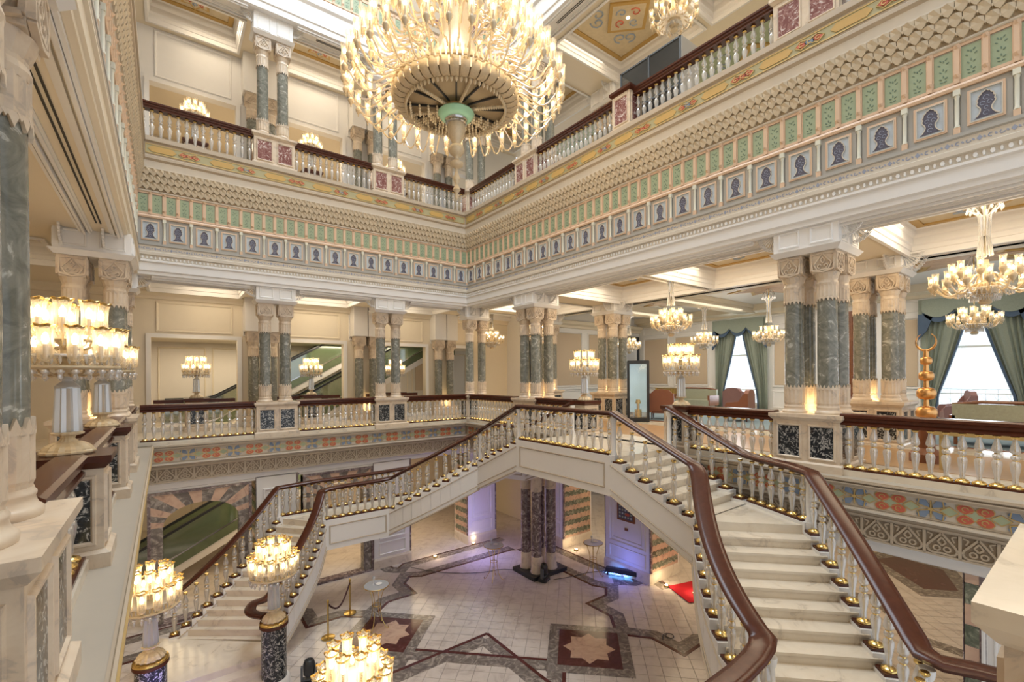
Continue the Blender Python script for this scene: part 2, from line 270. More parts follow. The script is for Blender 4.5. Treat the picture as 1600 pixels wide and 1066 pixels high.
b.add(F_+Bk, [(0, 1, 8, 7), (1, 2, 3, 8), (7, 8, 5, 6), (8, 3, 4, 5)]+[(k, (k+1) % 8, 9+(k+1) % 8, 9+k) for k in range(8)], 0)
b.box(-w-.006, -.055, .06, -w+.006, 0, .10, 0)
MUQ = b.mesh('muqarnas_cell', ['muqarnas'])
def entablature_mid(side, level_cells=True):
    loc, rz, L = FR[side]
    e = empty('wall_'+side, {'back': 'carved entablature band of the back wall with blue arch panels', 'right': 'long carved entablature band above the right gallery',
                             'left': 'entablature band seen edge on above the left gallery'}[side], 'wall', kind='structure', loc=loc, rz=rz)
    P = [(.6, 4.33), (.02, 4.33), (-.03, 4.35), (-.03, 4.42), (-.06, 4.45), (-.06, 4.64), (-.09, 4.67), (-.09, 4.71), (-.03, 4.73), (-.03, 4.83), (-.07, 4.85), (-.07, 4.92), (-.03, 4.94), (-.03, 5.08), (-.055, 5.10), (-.055, 5.15),
         (0, 5.15), (0, 6.46), (-.02, 6.47), (-.13, 7.02), (-.13, 7.05), (-.15, 7.20), (-.19, 7.25), (-.19, 7.31), (-.15, 7.34), (-.15, 7.66), (-.20, 7.69), (-.20, 7.80), (.6, 7.80)]
    mm = []
    for i, (y, z) in enumerate(P):
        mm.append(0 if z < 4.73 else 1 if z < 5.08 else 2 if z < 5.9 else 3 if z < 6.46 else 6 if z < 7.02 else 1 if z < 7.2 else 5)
    mb = MB(); mb.prof(P, 0, L, mm); put('band_body', mb.mesh('band_body', ['white_paint' if side != 'left' else 'cream', 'stone_cream' if side != 'left' else 'taupe', 'grey_field', 'peach', 'muqarnas', 'taupe', 'muqarnas_shade']), e)
    mb = MB(); n = int(L/.085)                                     # egg and dart, one small relief per step
    for i in range(n): mb.prism(ell((i+.5)*L/n, 4.78, .026 if i % 2 else .016, .036, 6), -.055, -.03, 0, 'y')
    put('egg_and_dart', (mb, 'white_paint'), e, kind='stuff')
    mb = MB(); n = int(L/.11)
    for i in range(n):
        x = (i+.5)*L/n; k = i % 3
        if k == 0: mb.prism([(x-.03, 5.01), (x, 4.97), (x+.03, 5.01), (x, 5.05)], -.036, -.03, 0, 'y')
        else: band(mb, arc(x, 5.01, .025, 60*k, 60*k+230, 5), .012, -.036, -.03, 0)
        mb.prism(ell(x+.05, 5.01, .012, .02, 6, .6), -.036, -.03, 0, 'y')
    put('painted_sprigs', (mb, 'blue_ink'), e, kind='stuff')
    nb = round(L/.575); u = L/nb
    for i in range(nb):
        put('blue_arch_panel', BLUE, e, ((i+.5)*u, 0, 5.15), sc=(u/.575, 1, 1)); put('colonnette', COLN, e, (i*u, 0, 5.15))
        for k in (0, 1): put('green_leaf_panel', GREEN, e, ((i+.25+.5*k)*u, 0, 5.88), sc=(u/.575, 1, 1)); put('bracket_strip', PILA, e, ((i+.5*k)*u, 0, 5.88))
    put('string_course', (MB().prof([(0, 5.79), (-.04, 5.79), (-.05, 5.83), (-.03, 5.87), (0, 5.87)], 0, L), 'peach'), e)
    put('string_course', (MB().prof([(0, 6.44), (-.03, 6.44), (-.045, 6.46), (-.03, 6.49), (0, 6.49)], 0, L), 'stone_cream'), e)
    cnt = 0; st = MB(); nc = nb*4; cw = L/nc
    order = [(r, i) for r in range(3) for i in range(nc)]
    for r, i in order:
        x = (i+.5+(.5 if r % 2 else 0))*cw; y = -.03-.036*r; z = 6.49+r*.168
        if x > L-.03: continue
        if cnt < 300 and side != 'left': put('muqarnas_cell', MUQ, e, (x, y, z), sc=(cw/.1437, 1, 1)); cnt += 1
        else: st.add([(x+p[0], y+p[1], z+p[2]) for p in (v.co for v in MUQ.vertices)], [tuple(f.vertices) for f in MUQ.polygons], 0)
    if st.v: put('muqarnas_rest', (st, 'muqarnas'), e, kind='stuff')
    # painted band under the upper gallery
    mb = MB(); mb.box(.2, -.156, 7.38, L-.2, -.15, 7.62, 0); mb.frame(.2, 7.38, L-.2, 7.62, .02, -.165, -.15, 1); put('painted_ground', (mb, ['olive_paint', 'gold_paint']), e)
    n = int((L-.6)/1.15)
    for i in range(n): put('painted_cartouche', CART[i % 2], e, (.3+.55+i*(L-.6)/n, -.156, 7.50))
    return e
def entablature_low(side):
    loc, rz, L = FR[side]
    e = empty('trim_'+{'back': '1', 'right': '2', 'left': '3'}[side], {'back': 'lower carved band under the back gallery balustrade', 'right': 'lower carved and painted band under the right gallery',
              'left': 'long ledge and carved band under the left gallery, close to the viewer'}[side], 'trim', kind='structure', loc=loc, rz=rz)
    P = [(.5, -1.16), (.02, -1.16), (.0, -1.14), (.0, -1.0), (-.06, -.97), (-.10, -.96), (-.10, -.59), (-.14, -.56), (-.14, -.52), (-.19, -.46), (-.19, -.10), (-.23, -.07), (-.23, -.055), (-.27, -.04), (-.27, 0), (.5, 0)]
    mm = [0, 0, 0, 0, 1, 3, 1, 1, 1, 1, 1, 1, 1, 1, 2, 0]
    put('band_body', (MB().prof(P, 0, L, mm), ['white_paint', 'taupe', 'ledge_grey', 'recess_shade']), e)
    n = int((L-.1)/.375)
    for i in range(n): put('arabesque_relief', ARAB, e, ((i+.5)*L/n, -.10, -.945), sc=(L/n/.375, 1, 1))
    mb = MB(); mb.box(.25, -.195, -.43, L-.25, -.19, -.11, 0); mb.frame(.25, -.43, L-.25, -.11, .018, -.21, -.19, 1); put('painted_ground', (mb, ['stone_cream', 'taupe']), e)
    n = int((L-.6)/.93)
    for i in range(n): put('painted_rosette', ROSE, e, (.3+.5+i*(L-.6)/n, -.195, -.27), sc=((L-.6)/n/.93, 1, .95))
    put('ledge_moulding', (MB().prof([(-.27, -.06), (-.29, -.05), (-.29, -.03), (-.32, -.02), (-.32, .015), (-.30, .02), (-.29, .005), (-.27, .005)], 0, L), 'taupe'), e)
    for y_, z_, m_ in ((-.335, -.012, 'gold_paint'), (-.33, -.06, 'recess_shade'), (-.315, -.085, 'gold_paint'), (-.30, -.11, 'recess_shade')): put('ledge_line', (MB().box(0, y_, z_-.012, L, -.23, z_+.008), m_ if side == 'left' else 'taupe'), e)  # left side: glints and groove shade put into the line colours
    put('lower_moulding', (MB().prof([(-.19, -.50), (-.24, -.49), (-.24, -.46), (-.21, -.45), (-.19, -.44)], 0, L), 'stone_cream'), e)
    put('lower_moulding', (MB().prof([(-.10, -.60), (-.15, -.59), (-.155, -.56), (-.12, -.55), (-.10, -.54)], 0, L), 'taupe'), e)
    return e
def attic():
    e = empty('wall_attic', 'taupe attic walls with painted tablets high above the atrium', 'wall', kind='structure')
    mb = MB(); mb.box(XL-.6, YB, 14.98, XR+.6, YB+.5, 20.9); mb.box(XL-.6, YF-.5, 12.3, XR+.6, YF, 20.9); mb.box(XR, YF, 14.98, XR+.5, YB, 20.9); mb.box(XL-.5, YF, 14.98, XL, YB, 20.9); mb.box(XL-.6, YF-.5, 20.8, XR+.6, YB+.5, 20.9)
    put('wall_face', (mb, 'taupe'), e)
    for side in ('back', 'right'):
        loc, rz, L = FR[side]; g = put('picture_band', (MB().box(0, -.04, 15.3, L, 0, 15.45), 'stone_cream'), e, loc, rz)
        n = int(L/1.2)
        for i in range(n):
            mb = MB(); mb.moulding(-.45, 0, .45, .9, .08, .04, 0, 1); mb.box(-.35, -.01, .1, .35, 0, .8, 0); mb.prism(ell(0, .45, .25, .3, 10), -.02, 0, 2, 'y'); put('painted_panel', (mb, ['stone_cream', 'ochre', 'marble_rose']), g, ((i+.5)*L/n, 0, 15.7))
attic()
def entablature_top(side):
    loc, rz, L = FR[side]
    e = empty('trim_'+{'back': '4', 'right': '5', 'left': '6'}[side], {'back': 'upper white fascia with green panels on the back wall near the skylight', 'right': 'upper white fascia with green panels above the right upper gallery',
              'left': 'upper fascia above the left gallery'}[side], 'trim', kind='structure', loc=loc, rz=rz)
    P = [(.6, 12.3), (.02, 12.3), (-.03, 12.33), (-.03, 12.5), (-.06, 12.53), (-.06, 13.0), (-.12, 13.08), (-.12, 13.25), (-.03, 13.3), (-.0, 13.4), (0, 14.05), (-.05, 14.1), (-.05, 14.9), (-.1, 15.0), (.6, 15.0)]
    mm = [0]*9+[1, 2, 2, 2, 2, 2]
    put('band_body', (MB().prof(P, 0, L, mm), ['white_paint', 'peach', 'taupe']), e)
    nb = round(L/.2875)
    for i in range(nb): put('green_leaf_panel', GREEN, e, ((i+.5)*L/nb, 0, 13.42), sc=(L/nb/.2875, 1, 1)); put('bracket_strip', PILA, e, (i*L/nb, 0, 13.42))
    n = int(L/1.7)
    for i in range(n): 
        mb = MB(); mb.frame(-.6, 0, .6, .3, .04, -.02, 0, 1); mb.box(-.56, -.006, .04, .56, 0, .26, 0)
        put('painted_tablet', (mb, ['marble_rose', 'peach']), e, ((i+.5)*L/n, -.05, 14.3))
    return e
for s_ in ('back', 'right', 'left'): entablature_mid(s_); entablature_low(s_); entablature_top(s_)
# ------------------------------------------------------------------ balusters, balustrades
BZ = .72
b = MB(); b.lathe([(.022, .045), (.03, .06), (.032, .09), (.028, .12), (.036, .17), (.05, .25), (.056, .31), (.052, .345), (.028, .375), (.022, .382), (.044, .395), (.05, .42), (.044, .445), (.022, .457), (.03, .47), (.052, .49), (.056, .52), (.046, .57), (.028, .63), (.024, .665), (.032, .685)], 10)
BAL = b.mesh('baluster', 'crystal', True)
b = MB(); b.lathe([(.082, 0), (.084, .012), (.070, .03), (.036, .047), (.022, .052), (.007, .06), (.007, .37), (.030, .372), (.030, .386), (.007, .388), (.007, .45), (.030, .452), (.030, .464), (.007, .466), (.007, .668), (.026, .672), (.042, .69), (.048, .705), (.038, .72)], 10)
BALG = b.mesh('gilt_mount', 'gilt', True)
b = MB(); b.v = []; b.f = []; b.m = []
b.lathe([(.022, .045), (.03, .08), (.036, .17), (.056, .31), (.022, .382), (.05, .42), (.022, .457), (.056, .52), (.028, .63), (.03, .685)], 8, mi=0); b.lathe([(.07, 0), (.06, .028), (.022, .05)], 8, mi=1); b.lathe([(.026, .675), (.046, .705), (.036, .72)], 8, mi=1)
BALF = b.mesh('baluster', ['crystal', 'gilt'], True)
def baluster(parent, loc, near=True, sc=1.0):
    if near:
        o = put('baluster', BAL, parent, loc, sc=(1, 1, sc)); put('gilt_mount', BALG, o); return o
    return put('baluster', BALF, parent, loc, sc=(1, 1, sc))
RAILP = [(-.10, 0), (-.10, .03), (-.075, .05), (-.095, .08), (-.095, .11), (-.12, .13), (-.12, .17), (-.09, .19), (.09, .19), (.12, .17), (.12, .13), (.095, .11), (.095, .08), (.075, .05), (.10, .03), (.10, 0)]
def balustrade(side, w0, w1, z, label, group=None, y=0.1, near=False, hs=1.0, curb=True):
    loc, rz, L = FR[side]; a, c = sorted((sx(side, w0), sx(side, w1)))
    e = empty('balustrade', label, 'balustrade', group, loc=(Vector(loc)+Matrix.Rotation(rz, 3, 'Z') @ Vector((a, y, z))), rz=rz); n = c-a
    if curb: put('curb', (MB().box(0, -.12, 0, n, .14, .10), 'marble_white'), e)
    put('bottom_strip', (MB().box(0, -.10, .10, n, .10, .13), 'wood'), e)
    put('handrail', (MB().sweep([(p, q) for p, q in RAILP], [(0, 0, .13+BZ*hs), (n, 0, .13+BZ*hs)]), 'wood'), e)
    k = max(1, round(n/.178))
    for i in range(k): baluster(e, ((i+.5)*n/k, 0, .13), near, hs)
    return e
# ------------------------------------------------------------------ columns and pedestals
def column_meshes():
    R = {}
    b = MB(); b.lathe([(.235, 0), (.240, .015), (.240, .035), (.225, .05), (.215, .055), (.205, .075), (.198, .10), (.206, .112), (.206, .125), (.196, .135), (.192, .15)], 24); R['base'] = b.mesh('base', 'marble_cream', True)
    b = MB(); b.lathe([(.190, .14), (.190, .17), (.200, .19), (.200, .44)], 32, flute=1, fdepth=.06)
    def spikes(z0, z1):
        for k in range(16):
            a = 2*pi*k/16; d_ = pi/16; r0 = .178; r1 = .202
            for aa, ww, zz0, zz1 in ((a, d_, z0, z1), (a+d_, d_*.6, z0, z0+(z1-z0)*.5)):
                q = [(r1*cos(aa-ww), r1*sin(aa-ww), zz0), (r1*cos(aa+ww), r1*sin(aa+ww), zz0), (r1*cos(aa), r1*sin(aa), zz1), (r0*cos(aa-ww), r0*sin(aa-ww), zz0), (r0*cos(aa+ww), r0*sin(aa+ww), zz0), (r0*cos(aa), r0*sin(aa), zz1)]
                b.add(q, [(0, 1, 2), (3, 5, 4), (0, 2, 5, 3), (1, 4, 5, 2), (0, 3, 4, 1)])
    spikes(.43, .52)
    R['lower_collar'] = b.mesh('collar', 'marble_cream')
    b = MB(); b.lathe([(.178, .42), (.182, 1.0), (.175, 2.15)], 20, cap=False); R['shaft'] = b.mesh('shaft', 'marble_shaft', True)
    b = MB(); b.lathe([(.190, 2.06), (.195, 2.09), (.195, 2.30)], 32, flute=1, fdepth=.06)
    b.lathe([(.19, 2.28), (.20, 2.32), (.185, 2.36), (.18, 2.42)], 20)
    spikes(2.08, 2.0)
    R['upper_collar'] = b.mesh('collar', 'marble_cream')
    b = MB(); b.lathe([(.18, 2.38), (.20, 2.42), (.23, 2.50)], 16); q = .235
    b.taper(-q, -q, q, q, 2.86, 2.50, .035, 0); b.box(-q, -q, 2.82, q, q, 2.88)
    for k in range(4):
        m = Matrix.Rotation(k*pi/2, 3, 'Z'); t = MB()
        band(t, [(-.19, .06), (-.21, .33), (0, .05+.30), (.21, .33), (.19, .06), (0, .02), (-.19, .06)], .03, -q-.012, -q+.03); band(t, [(0, .34), (-.16, .16), (-.10, .06), (0, .06)], .025, -q-.015, -q+.03); band(t, [(0, .34), (.16, .16), (.10, .06), (0, .06)], .025, -q-.015, -q+.03)
        band(t, arc(-.06, .12, .035, 0, 300, 5), .02, -q-.012, -q+.03); band(t, arc(.06, .12, .035, 180, -120, 5), .02, -q-.012, -q+.03); band(t, [(0, .28), (-.04, .22), (0, .17), (.04, .22), (0, .28)], .02, -q-.012, -q+.03)
        b.add([tuple(m @ Vector((x, y, z+2.49))) for x, y, z in t.v], t.f, 0)
    R['capital'] = b.mesh('capital', 'marble_cream')
    return R
CM = column_meshes()
def column(x, y, z, label, group=None, sc=1.0):
    e = empty('column', label, 'column', group, loc=(x, y, z))
    for n, k in (('base', 'base'), ('lower_collar', 'lower_collar'), ('shaft', 'shaft'), ('upper_collar', 'upper_collar'), ('capital', 'capital')): put(n, CM[k], e, sc=(.85, .85, sc))
    return e
def pedestal(x0, y0, x1, y1, z, h, label, group=None, stone='marble_dark', split=None, top='marble_cream', cat='pedestal'):
    """rectangular pedestal with inset stone panels on all four sides; split = number of panels (nx, ny)"""
    cx, cy = (x0+x1)/2, (y0+y1)/2; a, c = (x1-x0)/2, (y1-y0)/2
    e = empty('pedestal', label, cat, group, loc=(cx, cy, z)); nx, ny = split or (1, 1)
    put('plinth', (MB().box(-a-.05, -c-.05, 0, a+.05, c+.05, .13).taper(-a-.05, -c-.05, a+.05, c+.05, .13, .16, .04), 'marble_cream'), e)
    put('body', (MB().box(-a, -c, .13, a, c, h-.12), 'marble_cream'), e)
    mb = MB(); mb.taper(-a-.06, -c-.06, a+.06, c+.06, h-.06, h-.12, .05); mb.box(-a-.06, -c-.06, h-.06, a+.06, c+.06, h)
    put('top_slab', (mb, top), e)
    def pan(lx, ly, r, w):
        mb = MB(); mb.box(-w/2+.09, -.004, .24, w/2-.09, .01, h-.22, 0); mb.moulding(-w/2+.05, .20, w/2-.05, h-.18, .045, .022, 0, 1)
        put('stone_panel', (mb, [stone, 'marble_cream']), e, (lx, ly, 0), r)
    for i in range(nx):
        w = 2*a/nx; px = -a+(i+.5)*w; pan(px, -c, 0, w); pan(px, c, pi, w)
    for i in range(ny):
        w = 2*c/ny; py = -c+(i+.5)*w; pan(a, py, pi/2, w); pan(-a, py, -pi/2, w)
    return e
def fan_mesh():
    b = MB(); n = 7; q = .30
    for i in range(n+1):
        a = radians(4+82*i/n); band(b, [(.03*cos(a), -.03*sin(a)), (q*cos(a), -q*sin(a))], .011, -.014, .014)
    for i in range(n):
        a = radians(4+82*(i+.5)/n); band(b, arc(q*cos(a), -q*sin(a), .03, 0, 360, 8), .010, -.016, .016)
    band(b, [(q*cos(radians(4+82*i/n)), -q*sin(radians(4+82*i/n))) for i in range(n+1)], .011, -.014, .014); b.box(-.02, -.02, -.36, .01, .02, 0); b.box(-.02, -.02, -.01, .36, .02, .02)
    return b.mesh('pierced_bracket', 'white_paint')
FAN = fan_mesh()
def impost(cx, cy, hx, hy, z0, z1, label, group, fans=()):
    e = empty('impost_block', label, 'impost block', group, loc=(cx, cy, z0))
    mb = MB(); mb.taper(-hx-.06, -hy-.06, hx+.06, hy+.06, .09, 0, .07); mb.box(-hx, -hy, .08, hx, hy, z1-z0)
    put('block', (mb, 'white_paint'), e)
    mb = MB()
    for r, w in ((0, hx), (pi, hx), (pi/2, hy), (-pi/2, hy)):
        t = MB(); d = hy if r in (0, pi) else hx; n = 2 if w > .4 else 1
        for i in range(n):
            ww = 2*w/n; px = -w+(i+.5)*ww; t.moulding(px-ww/2+.08, .15, px+ww/2-.08, z1-z0-.04, .04, .02, -d)
        m = Matrix.Rotation(r, 3, 'Z'); mb.add([tuple(m @ Vector(v)) for v in t.v], t.f)
    put('panel_moulding', (mb, 'white_paint'), e)
    for (dx, dy, r) in fans: put('pierced_bracket', FAN, e, (dx, dy, z1-z0), r)
    return e
B1, B2 = (2.62, 6.11), (2.60, 6.10)
names_b = ('left', 'right')
for lv, z, nm, st in ((1, 0.0, 'first floor', 'marble_dark'), (2, 7.8, 'upper floor', 'marble_rose')):
    dz = 0.0 if lv == 1 else 0.0
    off = .0 if lv == 1 else .12
    for i, cx in enumerate(B1):
        which = 'nearer the left corner' if i == 0 else 'nearer the right corner'
        pedestal(cx-.54, YB-.03+off, cx+.54, YB+.52+off, z, 1.0, 'double marble pedestal of the back gallery, %s, %s' % (nm, which), None, st, (2, 1))
        for k, d in enumerate((-.27, .27)): column(cx+d, YB+.28+off, z+1.0, 'grey-green column of the back gallery pair, %s, %s, %s shaft' % (nm, which, 'left' if k == 0 else 'right'))
        impost(cx, YB+.28+off, .52, .26, z+3.87, z+(4.36 if lv == 1 else 4.54), 'white impost block over the back gallery pair, %s, %s' % (nm, which), None, ((.52, -.15, 0), (-.52, -.15, pi)))
    for j, (sd, xa, mir) in enumerate((('right', 9.13+.27+off, 1), ('left', -.72-off, -1))):
        if lv == 2 and sd == 'left': continue
        for i, cy in enumerate((3.37, 11.42)):
            which = ('nearer the viewer' if i == 0 else 'far from the viewer')
            yy = cy-.15 if (sd == 'left' and i == 0) else cy
            x0, x1 = (XR+off-.02, XR+off+1.1) if sd == 'right' else (-1.55-off, -.46)
            pedestal(x0, yy-.53, x1, yy+.53, z, 1.0, 'broad marble pedestal on the %s gallery edge, %s, %s' % (sd, nm, which), None, st, (2, 2))
            for k, (a, c) in enumerate(((0, -.27), (0, .27), (.55*mir, -.27), (.55*mir, .27))):
                column(xa+a, yy+c, z+1.0, 'grey-green column of the four on the %s gallery, %s, %s, %s' % (sd, nm, which, ('front row near', 'front row far', 'rear row near', 'rear row far')[k]))
            impost(xa+.27*mir, yy, .52, .52, z+3.87, z+(4.36 if lv == 1 else 4.54), 'white impost block over the four columns, %s gallery, %s, %s' % (sd, nm, which), None,
                   ((-.4, .52, pi/2), (-.4, -.52, -pi/2), (.15, .52, pi/2), (.15, -.52, -pi/2)))
    pedestal(XR-.03+off, YB-.03+off, XR+.5+off, YB+.5+off, z, 1.0, 'square marble pedestal in the far corner of the atrium, %s' % nm, None, st)
    column(XR+.25+off, YB+.25+off, z+1.0, 'grey-green column standing in the far corner of the atrium, %s' % nm)
    column(XR+.83+off, YB+.3+off, z+1.0, 'grey-green column just behind the far corner column, %s' % nm)
    impost(XR+.5+off, YB+.28+off, .5, .26, z+3.87, z+(4.36 if lv == 1 else 4.54), 'white impost block over the far corner columns, %s' % nm, None, ((-.35, -.26, -pi/2), (-.5, 0, pi), (.1, -.26, -pi/2)))
    # balustrades
    yo = .12+off; near = lv == 1
    balustrade('back', XL+.05, 2.62-.54, z, 'crystal balustrade of the back gallery, %s, left bay' % nm, 'back gallery balustrades', yo)
    balustrade('back', 2.62+.54, 6.11-.54, z, 'crystal balustrade of the back gallery, %s, middle bay' % nm, 'back gallery balustrades', yo)
    balustrade('back', 6.11+.54, XR, z, 'crystal balustrade of the back gallery, %s, right bay' % nm, 'back gallery balustrades', yo)
    balustrade('right', YF+.2, 3.37-.53, z, 'crystal balustrade of the right gallery, %s, nearest bay' % nm, 'right gallery balustrades', yo, near=near)
    balustrade('right', 11.42+.53, YB, z, 'crystal balustrade of the right gallery, %s, bay by the far corner' % nm, 'right gallery balustrades', yo)
    if lv == 1:
        balustrade('right', 3.37+.53, 5.70, z, 'crystal balustrade between the four columns and the right lamp pedestal', 'right gallery balustrades', yo, near=True)
        balustrade('right', 9.22, 11.42-.53, z, 'crystal balustrade between the left lamp pedestal and the far four columns', 'right gallery balustrades', yo)
        for a, c, t in ((YF+.3, 3.22-.53, 'nearest bay'), (3.22+.53, 5.6, 'second bay from the viewer'), (6.15, 8.62, 'bay between the two lamps'), (9.18, 11.42-.53, 'fourth bay'), (11.42+.53, YB, 'far bay')):
            balustrade('left', a, c, z, 'crystal balustrade of the left gallery, %s' % t, 'left gallery balustrades', .12, near=True)
    else:
        balustrade('right', 3.37+.53, 7.2, z, 'crystal balustrade of the upper right gallery, right of the single red pedestal', 'right gallery balustrades', yo)
        balustrade('right', 7.75, 11.42-.53, z, 'crystal balustrade of the upper right gallery, left of the single red pedestal', 'right gallery balustrades', yo)
        pedestal(XR+.02, 7.2, XR+.5, 7.75, z, 1.08, 'single red marble pedestal with wood top on the upper right gallery', None, st, top='wood')
pedestal(-1.1, YB-.03, -.58, YB+.5, 0, 1.0, 'marble pedestal in the left far corner, first floor')
column(-.8, YB+.25, 1.0, 'grey-green column in the left far corner, first floor')
impost(-.8, YB+.25, .26, .26, 3.87, 4.36, 'white impost block over the left far corner column', None, ((.26, 0, 0), (0, -.26, -pi/2)))
for (cy, t) in ((3.37, 'near'), (11.42, 'far')):
    pedestal(12.85, cy-.53, 13.95, cy+.53, 7.8, 1.0, 'pedestal of the second row on the upper right gallery, %s group' % t, None, 'marble_rose', (2, 2))
    for k, (a, c) in enumerate(((-.27, -.27), (.27, -.27), (-.27, .27), (.27, .27))): column(13.4+a, cy+c, 8.8, 'second row column of the upper right gallery, %s group, %s' % (t, ('first', 'second', 'third', 'fourth')[k]), 'upper second row columns')
    impost(13.4, cy, .52, .52, 11.67, 12.34, 'white impost block of the upper second row, %s group' % t, None, ((-.52, -.3, pi), (-.3, -.52, -pi/2), (.15, -.52, -pi/2), (-.4, .52, pi/2), (.15, .52, pi/2)))
# front rail pedestal close to the viewer, bottom right
pedestal(1.94, -.42, 2.96, .20, 0, 1.05, 'pale marble pedestal at the bottom right, closest to the viewer', None, 'marble_dark', (2, 1), top='marble_white')
column(2.42, -.06, 1.05, 'column on the closest pedestal, mostly out of frame')
# second rows of columns
for (cx, cy, t, q) in ((13.4, 3.37, 'second row, right of the wooden door', 4), (13.4, 11.42, 'second row, by the tall display case', 4), (13.4, 15.0, 'second row, at the lounge end wall', 2)):
    pedestal(cx-.55, cy-(.53 if q == 4 else .28), cx+.55, cy+(.53 if q == 4 else .28), .0, 1.08, 'marble pedestal of the %s' % t, None, 'marble_dark', (2, 2 if q == 4 else 1))
    for k, (a, c) in enumerate(((-.27, -.27), (.27, -.27), (-.27, .27), (.27, .27)) if q == 4 else ((-.27, 0), (.27, 0))):
        column(cx+a, cy+c, 1.08, 'grey-green column of the %s, %s' % (t, ('first', 'second', 'third', 'fourth')[k]), 'second row columns')
    impost(cx, cy, .52, .52 if q == 4 else .26, 3.95, 4.36, 'white impost block of the %s' % t, None, ((-.52, -.3, pi), (-.3, -.52, -pi/2), (.15, -.52, -pi/2)))
for lv, z in ((1, 0), (2, 7.8)):
    for k, (cx, cy) in enumerate(((2.35, 17.25), (2.9, 17.25), (5.85, 17.25), (6.4, 17.25), (9.2, 17.25), (9.75, 17.25))):
        e = column(cx, cy, z+.45, 'column engaged against the back gallery wall, %s, number %s from the left' % ('first floor' if lv == 1 else 'upper floor', ('one', 'two', 'three', 'four', 'five', 'six')[k]), None, .97)
        put('foot_block', (MB().box(-.26, -.24, -.35, .26, .24, 0), 'marble_cream'), e); put('top_block', (MB().box(-.26, -.24, 2.79, .26, .24, 3.9 if lv == 1 else 4.2), 'white_paint'), e)
# ------------------------------------------------------------------ ceilings with coffers
def spiral(cx, cy, r, a0, turns, n=10, z=0.0, s=1):
    return [(cx+r*(1-.75*i/n)*cos(a0+s*2*pi*turns*i/n), cy+r*(1-.75*i/n)*sin(a0+s*2*pi*turns*i/n), z) for i in range(n+1)]
def coffer(parent, x0, y0, x1, y1, z0, z1, motif='square', ground='ceiling_ground', gold='gold_frame'):
    """recess from z0 up to z1 with stepped cream mouldings, then a painted panel framed in gold"""
    cx, cy = (x0+x1)/2, (y0+y1)/2; d = (z1-z0); mb = MB()
    lo = [(0, 0), (0, .12), (.02, .14), (.02, .3), (.05, .36), (.05, .62), (.09, .72), (.10, .78), (.10, .9), (.15, 1.02)]
    mb.rloft([(x0-.05, y0-.05, x1+.05, y1+.05, z0-.02), (x0-.05, y0-.05, x1+.05, y1+.05, z0-.05), (x0+.02, y0+.02, x1-.02, y1-.02, z0-.05)]+[(x0+.02+i, y0+.02+i, x1-.02-i, y1-.02-i, z0+q*d) for i, q in lo]); put('coffer_moulding', (mb, 'white_paint'), parent)
    i = .15; a0, b0, a1, b1 = x0+i, y0+i, x1-i, y1-i
    mb = MB(); mb.box(a0-.05, b0-.05, z1, a1+.05, b1+.05, z1+.04, 0)
    def fr(u0, v0, u1, v1, w, zz, mi=1):
        mb.box(u0, v0, zz, u1, v0+w, z1, mi); mb.box(u0, v1-w, zz, u1, v1, z1, mi); mb.box(u0, v0+w, zz, u0+w, v1-w, z1, mi); mb.box(u1-w, v0+w, zz, u1, v1-w, z1, mi)
    fr(a0, b0, a1, b1, .14, z1-.03)
    long_x = (a1-a0) > (b1-b0); S = min(a1-a0, b1-b0); Ln = max(a1-a0, b1-b0); n = max(1, round(Ln/(S*1.05)))
    for k in range(n):
        t = (k+.5)/n; px, py = (a0+(a1-a0)*t, cy) if long_x else (cx, b0+(b1-b0)*t); hs = S*.40
        if k:
            q = (k/n); 
            if long_x: mb.box(a0+(a1-a0)*q-.045, b0, z1-.03, a0+(a1-a0)*q+.045, b1, z1, 1)
            else: mb.box(a0, b0+(b1-b0)*q-.045, z1-.03, a1, b0+(b1-b0)*q+.045, z1, 1)
        if motif == 'star' or (motif == 'mix' and k % 2):
            pts = [(hs*(.95 if m % 2 == 0 else .62)*cos(pi*m/8), hs*(.95 if m % 2 == 0 else .62)*sin(pi*m/8)) for m in range(16)]
            mb.prism([(px+u, py+v) for u, v in pts], z1-.05, z1, 1); mb.prism([(px+.82*u, py+.82*v) for u, v in pts], z1-.055, z1-.04, 0)
            for m in range(8): mb.tube(spiral(px+hs*.42*cos(pi*m/4), py+hs*.42*sin(pi*m/4), hs*.14, m, .9, 7, z1-.06), .022, 4, 2 if m % 2 else 3)
        else:
            mb.prism([(px+hs*.72*u, py+hs*.72*v) for u, v in ((1, 0), (0, 1), (-1, 0), (0, -1))], z1-.05, z1, 1)
            mb.prism([(px+hs*.60*u, py+hs*.60*v) for u, v in ((1, 0), (0, 1), (-1, 0), (0, -1))], z1-.055, z1-.04, 0)
            for m in range(4):
                a = pi/4+m*pi/2
                for sgn in (1, -1):
                    mb.tube(spiral(px+hs*.80*cos(a)+sgn*.13*hs*-sin(a), py+hs*.80*sin(a)+sgn*.13*hs*cos(a), hs*.20, a, 1.1, 9, z1-.008, sgn), .026, 4, 3)
            for m in range(4): mb.tube(spiral(px+hs*.25*cos(m*pi/2), py+hs*.25*sin(m*pi/2), hs*.15, m, 1, 8, z1-.06), .024, 4, 2 if m % 2 else 3)
        mb.lathe([(.05, 0), (.05, -.02)], 8, (px, py, z1-.055), 4)
    return put('painted_coffer', (mb, [ground, gold, 'red_paint', 'scroll_blue', 'spot_led']), parent)
